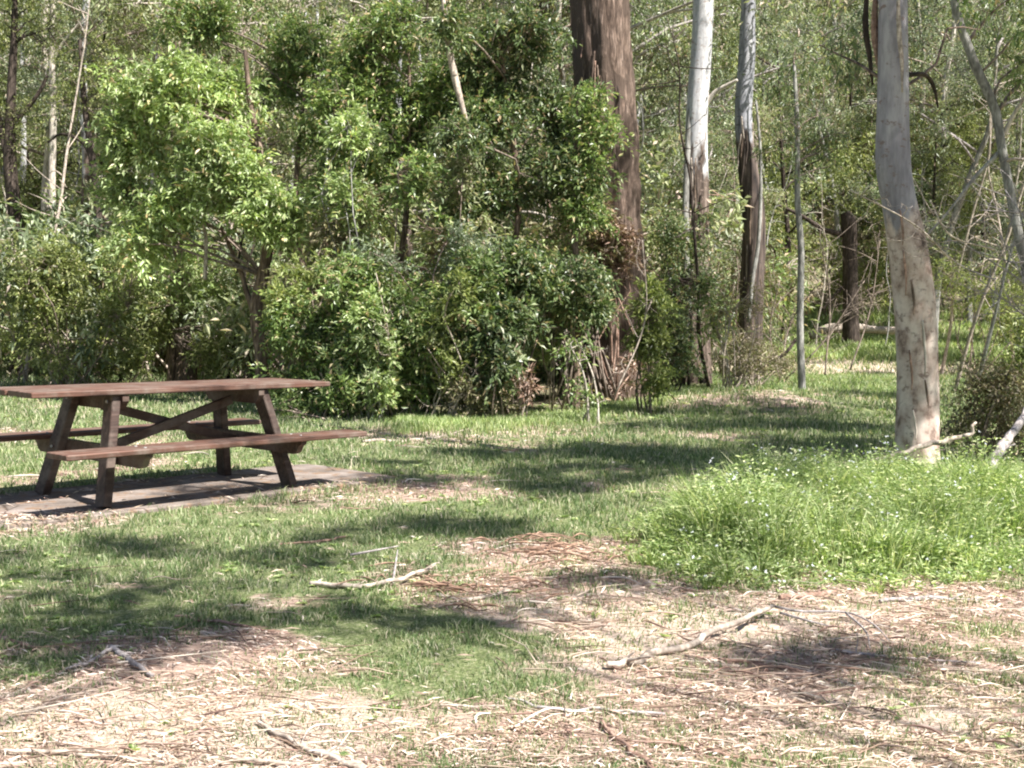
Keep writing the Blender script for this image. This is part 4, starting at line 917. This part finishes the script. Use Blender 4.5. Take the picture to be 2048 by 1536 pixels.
for i in range(900):
    y = rng.uniform(23, 70) if rng.uniform() < .7 else rng.uniform(21, 34); x = rng.uniform(-.49, .49) * y
    pxx = x / y * F + 1024
    if y < 49 and 1480 < pxx < 2100: continue
    if y < 24 and 1120 < pxx < 1360: continue
    if y < 31 and 1290 < pxx < 1600: continue
    if any((x - a) ** 2 + (y - b) ** 2 < (1.2 + y * .015) ** 2 for a, b in placed2): continue
    placed2.append((x, y)); k = int(rng.integers(0, 6))
    put('understory_shrub', sp_[k], ('foliage', 'stems'), x, y, rng.uniform(0, 6.3), rng.uniform(.8, 1.7) * (1 + y * .006), slab_[k], 'shrub', slab_[k].replace(' on the wooded slope', 's'))
    cnt += 1
    if cnt >= 170: break
# slim bare stems in the midground
mst = []
for s_ in range(4):
    r_ = rg(540 + s_); mb = MB(); P = [np.array([0, 0, -.2])]; x = y = 0
    for k in range(1, 8): x += r_.normal(0, .12); y += r_.normal(0, .12); P.append(np.array([x, y, k * 1.1]))
    C = tube(mb, P, [.045, .04, .035, .03, .026, .02, .014, .006], 7, 30, .1, s_)
    for k in range(14):
        a = C[r_.integers(8, 29)]; d = nrm(r_.normal(0, 1, 3) + [0, 0, .6]) * r_.uniform(.4, 1.3)
        tube(mb, [a, a + d * .5 + r_.normal(0, .06, 3), a + d], [.014, .010, .004], 4, 6)
    mst.append(mb)
mstm = [mst[0].mesh('stem', M['bark_pale'], True), mst[1].mesh('stem', M['bark_dark'], True), mst[2].mesh('stem', M['bark_grey'], True), mst[3].mesh('stem', M['deadwood'], True)]
ml_ = ['slim pale bare stem', 'slim dark bare stem', 'slim grey bare stem', 'slim bleached bare stem']
for i in range(46):
    y = rng.uniform(20, 42); x = rng.uniform(-.47, .47) * y; pxx = x / y * F + 1024
    if 1560 < pxx < 1800 and y < 34: continue
    if 560 < pxx < 1300 and y < 20: continue
    k = int(rng.integers(0, 4))
    o = bpy.data.objects.new('bare_sapling', mstm[k]); COL.objects.link(o)
    o.location = (x, y, float(terrain(x, y))); o.rotation_euler = (rng.normal(0, .10), rng.normal(0, .12), rng.uniform(0, 6)); s_ = rng.uniform(.6, 1.1); o.scale = (s_, s_, s_)
    tag(o, ml_[k] + ' among the trees of the woods', 'sapling', ml_[k] + 's in the woods')

# ------------------------------------------------------------------ fallen sticks and logs
def stick(name, label, pts, rad, mt='deadwood', lift=.012, cat='fallen branch', Y=None, side=None):
    P = []
    for i, p in enumerate(pts):
        if Y is not None: q = W(p[0], p[1], Y if np.isscalar(Y) else Y[i])
        else:
            q = G(p[0], p[1]); q[2] = float(terrain(q[0], q[1])) + (p[2] if len(p) > 2 else lift)
        P.append(q)
    s = P[0][1] / F; org = P[0]
    t = thing(name, org, label, cat) if side else None
    g_ = rg(int(abs(pts[0][0])) + 3); P = catmull(P, len(P) * 3); Ls = np.linalg.norm(P[-1] - P[0])
    P[1:-1] += g_.normal(0, .012, (len(P) - 2, 3)) * Ls * [1, 1, .35]
    mb = MB(); Cs = tube(mb, P, [r * s * .85 for r in rad], 8, len(P) * 5, .30, int(abs(pts[0][0])) % 50)
    for kk in range(g_.integers(2, 5)):
        i_ = g_.integers(3, len(Cs) - 3); dd = nrm(np.array([g_.normal(0, .5), g_.normal(0, .5), .35]) + nrm(Cs[i_ + 1] - Cs[i_])) * g_.uniform(.03, .14) * min(Ls * 1.2, 1.2)
        tube(mb, [Cs[i_], Cs[i_] + dd * .6 + g_.normal(0, .006, 3), Cs[i_] + dd], [rad[0] * s * .42, rad[0] * s * .3, rad[0] * s * .12], 5, 6, .2, 2)
    o = mb.build('branch' if side else name, M[mt], t, True, None if side else org)
    if side:
        for sd in side:
            Q = []
            for p in sd:
                q = G(p[0], p[1]); q[2] = float(terrain(q[0], q[1])) + (p[2] if len(p) > 2 else lift); Q.append(q)
            mb = MB(); tube(mb, Q, [3.2 * s, 2.5 * s, 1.2 * s], 5, 12, .1, 3); mb.build('side_twig', M['deadgrey'], t, True)
        return t
    return tag(o, label, cat)
stick('fallen_branch', 'thick bleached branch with a thin dark fork lying in the right foreground', [(1213, 1337), (1290, 1325, .02), (1390, 1295, .03), (1470, 1268, .05), (1545, 1240, .06)], [9, 10, 9, 8, 6], 'deadwood', .02,
      side=[[(1545, 1240, .06), (1600, 1246, .05), (1690, 1243, .04), (1745, 1262, .03), (1780, 1288, .01)], [(1690, 1243, .04), (1730, 1275, .03), (1740, 1300, .01)], [(1560, 1250, .05), (1620, 1262, .04), (1660, 1262, .02)]])
stick('fallen_stick', 'thin pinkish stick just below the thick bleached branch', [(1370, 1318), (1500, 1335), (1650, 1354)], [3.5, 4, 3], 'deadred')
stick('fallen_stick', 'long thin dark stick right of the bleached branch', [(1670, 1306), (1800, 1322), (1960, 1332)], [3, 3, 2], 'deadgrey')
stick('fallen_stick', 'long grey stick low in the centre foreground', [(1015, 1402), (1110, 1425), (1200, 1425), (1330, 1436)], [3, 5, 4, 4], 'deadgrey')
stick('fallen_stick', 'brown stick slanting out of the bottom edge right of centre', [(1205, 1452), (1250, 1500), (1320, 1560)], [4, 6, 7], 'deadred')
stick('fallen_stick', 'pale slanting stick at the bottom edge left of centre', [(515, 1450), (600, 1495), (730, 1550)], [4, 7, 9], 'deadwood')
stick('fallen_stick', 'grey weathered stick in the left foreground pointing down right', [(222, 1300), (262, 1328), (305, 1358)], [6, 7, 5], 'deadgrey')
stick('fallen_stick', 'grey crooked stick in the left foreground beside its twin', [(130, 1342), (175, 1330), (225, 1303)], [3, 5, 5], 'deadgrey')
stick('fallen_branch', 'pale bent stick with an upright fork left of the bark heap', [(620, 1176), (700, 1183), (790, 1175, .03), (868, 1150, .05)], [5, 6, 5, 4], 'deadwood', .015, side=[[(786, 1172, .02), (790, 1168, .08), (795, 1160, .15)], [(700, 1120, .02), (750, 1118, .04), (797, 1112, .05)]])
stick('fallen_stick', 'whitish curved stick below the bark heap', [(872, 1196), (930, 1206), (985, 1196), (1030, 1180)], [5, 5, 4, 3], 'deadwood')
stick('fallen_stick', 'orange brown stick at the left edge', [(-30, 1276), (20, 1286), (70, 1302)], [5, 6, 4], 'deadred')
stick('fallen_stick', 'pale stick on the grass near the bushes right of the bench', [(725, 886), (850, 878), (942, 858)], [4, 4, 2], 'deadwood')
stick('fallen_stick', 'short brown stick in front of the right side of the slab', [(560, 1092), (640, 1086), (690, 1078)], [2.5, 3, 2.5], 'deadred')
stick('fallen_stick', 'thin stick lying across the straw in the left foreground', [(0, 1508), (120, 1515), (330, 1530)], [4, 5, 3], 'deadwood')
stick('fallen_stick', 'whitish stick at the bottom edge left of the slanting one', [(440, 1520), (500, 1527), (600, 1540)], [4, 6, 5], 'deadwood')
stick('fallen_stick', 'faint straight stick in the straw left of the long grey one', [(880, 1416), (960, 1420), (1020, 1416)], [3, 4, 3], 'deadwood')
stick('fallen_stick', 'reddish stick in front of the flowering grass clump', [(1560, 1200), (1620, 1196), (1672, 1188)], [6, 8, 5], 'deadred')
stick('fallen_stick', 'greyish stick at the right of the reddish one before the clump', [(1760, 1205), (1840, 1200), (1960, 1206)], [4, 6, 4], 'deadgrey')
stick('fallen_stick', 'thin brown stick in the pink litter left of centre', [(350, 1236), (440, 1250), (560, 1268)], [2.5, 3.5, 2.5], 'deadred')
stick('fallen_stick', 'thin reddish stick near the bottom right of centre', [(1290, 1490), (1420, 1512), (1640, 1545)], [4, 4, 3], 'deadred')
stick('arching_stick', 'pale arching stick across the foot of the smooth gum', [(1740, 922), (1800, 908), (1850, 890), (1900, 880), (1935, 868), (1952, 845)], [4, 6, 6.5, 6, 5, 3], 'deadwood', Y=8.7)
stick('leaning_dead_branch', 'thick weathered dead branch leaning at the right edge', [(1968, 950), (2000, 895), (2030, 855), (2080, 800)], [11, 12, 10, 8], 'deadgrey', Y=[9.4, 9.7, 10, 10.4])
stick('leaning_stick', 'dark stick leaning against the foot of the white gum', [(1405, 765), (1370, 710), (1335, 650)], [6, 5, 3], 'bark_dark', Y=23)
stick('leaning_stick', 'dark stick leaning in the scrub left of the slender grey tree', [(1510, 745), (1560, 715), (1592, 680)], [4, 4, 3], 'bark_dark', Y=23)
stick('fallen_log', 'pale pinkish log lying beyond the far sunny strip', [(1620, 672), (1660, 658), (1720, 656), (1800, 662)], [9, 12, 11, 8], 'deadwood', Y=43, cat='log')
# heap of bark strips
def bark_heap():
    rng = rg(71); mb = MB()
    for k in range(150):
        px = rng.normal(1110, 70) if k < 90 else rng.normal(930, 90); py = (1112 if k < 90 else 1185) + rng.normal(0, 16) 
        q = G(px, py); hh = .07 * math.exp(-((px - 1100) / 80) ** 2) if k < 90 else .01
        q[2] = float(terrain(q[0], q[1])) + rng.uniform(.005, .02 + hh)
        a = rng.normal(.15, .8); L = rng.uniform(.06, .30); d = np.array([math.cos(a), math.sin(a), rng.normal(0, .08)]) * L
        tube(mb, [q - d / 2, q + [0, 0, rng.uniform(0, .03)], q + d / 2], [.002, rng.uniform(.003, .008), .0015], 5, 7, flat=.3)
    tag(mb.build('bark_litter', M['deadheap'], smooth=True), 'low heap of reddish bark strips in the centre of the lawn', 'bark litter', kind='stuff')
bark_heap()

# ------------------------------------------------------------------ off-frame shade trees (their canopy stands towards the sun)
def shade_tree(label, base, h, targets, seed, leaf='leaf_grey', per=45, L=.10, w=.028):
    """targets: (px,py,radius_m,height,n) ground points the crown shades"""
    rng = rg(seed); base = np.array([base[0], base[1], float(terrain(base[0], base[1]))])
    t = thing('shade_gum_tree', base, label, 'tree')
    mt = MB(); C0 = tube(mt, [base - [0, 0, .2], base + [.1, .1, h * .3], base + [-.1, .2, h * .6], base + [.1, 0, h * .8], base + [0, 0, h]], [.3, .24, .2, .13, .05], 18, 60, .06, seed)
    mt.build('trunk', M['bark_pale'], t, True)
    Cs = []; cen = []
    for (px, py, rm, hh, n) in targets:
        g = G(px, py) if py > 690 else W(px, py, 9.6 if px > 1600 else 20); c = g + SUN * (hh / SUN[2]); cen.append(c)
        d = nrm(rng.normal(0, 1, (n, 3))) * (rng.uniform(0, 1, (n, 1)) ** .4) * np.array([rm, rm, rm * .5]) * 1.12; d = d[fbm((c + d) * 2.6, seed, 2) > .44]; Cs.append(c + d)
    C = np.concatenate(Cs)
    ml = MB(); leaf_cloud(ml, rng, C, per, L, w, .17, .4, .3); ml.build('crown', M[leaf], t)
    mb = MB(); S = [C0[np.clip(np.argmin(np.linalg.norm(C0 - (c - [0, 0, 1.5]), axis=1)), 20, 59)] for c in cen]
    src = limbs(mb, rng, S, cen, .032, .010, .08, 7, 14); twigs(mb, rng, src, C, .008, .003)
    mb.build('branches', M['bark_pale'], t, True)
shade_tree('tall gum standing behind the viewer whose crown shades the near lawn at left', (1.4, -3.4), 9, [
    (60, 1130, .38, 7.5, 44), (260, 1085, .28, 7.5, 20), (500, 1105, .32, 8, 28), (20, 1230, .40, 7, 46), (230, 1250, .38, 7, 38), (420, 1240, .25, 7, 14), (110, 1320, .22, 6.5, 16), (640, 1130, .25, 8, 14),
    (-150, 1150, .5, 7.5, 40), (330, 1170, .25, 7.5, 10)], 701)
shade_tree('tall gum right of the viewer whose crown dapples the foreground', (8.0, -2.0), 9, [
    (700, 1230, .26, 7, 14), (860, 1240, .28, 7, 16), (1000, 1190, .26, 7.5, 16), (1150, 1165, .22, 7.5, 14), (1260, 1165, .18, 7, 10), (1400, 1165, .18, 7, 9), (1540, 1322, .15, 6.5, 12), (1680, 1300, .13, 6.5, 9)], 702)
shade_tree('spreading gum right of the clearing whose crown shades the mid lawn', (9.5, 8.0), 12, [
    (1500, 830, 1.5, 9, 442), (1720, 795, 1.5, 9, 357), (1350, 855, 1.0, 9, 187), (1150, 905, .8, 9, 153), (1650, 895, 1.1, 9, 289), (1400, 922, .8, 8.5, 187), (950, 905, .55, 9, 68), (1230, 950, .6, 8.5, 102), (1000, 950, .5, 8.5, 68), (1720, 855, .8, 9, 136), (1350, 780, 1.2, 9.5, 187), (1250, 825, .8, 9.5, 100), (1600, 855, .9, 9, 150), (1500, 945, .7, 8.5, 90), (1330, 905, .6, 9, 70), (1130, 935, .5, 9, 50), (1750, 750, 1.0, 10, 90), (1100, 975, .35, 8.5, 40), (820, 960, .4, 8.5, 34), (1250, 895, .5, 9, 51), (1650, 950, .4, 8, 18), (760, 930, .4, 8.5, 27), (1570, 990, .3, 8, 12), (1800, 480, .22, 4.5, 23), (1780, 120, .35, 4.5, 37), (1790, 300, .3, 4.5, 23), (1820, 640, .10, 4.5, 5), (1430, 1020, .36, 7.5, 26), (1570, 985, .32, 7.5, 18), (1700, 1010, .16, 7.5, 5)], 703)
shade_tree('gum off to the right whose crown dapples the table and centre bushes', (13, 12.0), 14, [
    (560, 1000, .35, 9, 14), (420, 985, .35, 9, 14), (850, 1050, .35, 8, 22), (1000, 1060, .3, 8, 16), (650, 1070, .3, 8, 16), (1100, 800, 1.0, 10, 70), (700, 830, .7, 10, 34), (1200, 740, 1.4, 11, 120), (1380, 745, 1.5, 11, 150), (1230, 640, .8, 10, 60), (1380, 600, 1.0, 11, 80), (1500, 620, 1.1, 11, 80), (1150, 700, .7, 10, 60), (1050, 650, .5, 10, 24)], 704)

# ------------------------------------------------------------------ light, world, camera
w = bpy.data.worlds.new('World'); sc.world = w; w.use_nodes = True
nt = w.node_tree; bg = nt.nodes['Background']
sky = nt.nodes.new('ShaderNodeTexSky'); sky.sky_type = 'NISHITA'; sky.sun_disc = False
sky.sun_elevation = R(SUN_EL); sky.sun_rotation = math.atan2(SUN[0], SUN[1])
nt.links.new(sky.outputs[0], bg.inputs[0]); bg.inputs[1].default_value = .05
sl = bpy.data.lights.new('Sun', 'SUN'); sl.energy = 5.0; sl.angle = R(.5); sl.color = (1, .965, .90)
so = bpy.data.objects.new('Sun', sl); COL.objects.link(so); so.rotation_euler = Vector(-SUN).to_track_quat('-Z', 'Y').to_euler()

cam = bpy.data.cameras.new('Camera'); co = bpy.data.objects.new('Camera', cam); COL.objects.link(co)
cam.sensor_width = 36; cam.lens = 36 * F / 2048; cam.clip_end = 500; cam.clip_start = .05
Rv = np.array([1, 0, 0.]); Uv = np.array([0, sp, cp]); Fv = np.array([0, cp, -sp])
right = cr * Rv + sr * Uv; up = -sr * Rv + cr * Uv
co.matrix_world = Matrix(((right[0], up[0], -Fv[0], 0), (right[1], up[1], -Fv[1], 0), (right[2], up[2], -Fv[2], EYE), (0, 0, 0, 1)))
sc.camera = co
for o in list(bpy.data.objects):
    if '_o' in o: del o['_o']
sc.view_settings.view_transform = 'Standard'; sc.view_settings.look = 'None'; sc.view_settings.exposure = 1.45
sc.render.engine = 'CYCLES'
sc.cycles.max_bounces = 6; sc.cycles.diffuse_bounces = 3; sc.cycles.glossy_bounces = 2; sc.cycles.transmission_bounces = 3; sc.cycles.transparent_max_bounces = 4
sc.cycles.use_denoising = True; sc.cycles.filter_width = 2.1
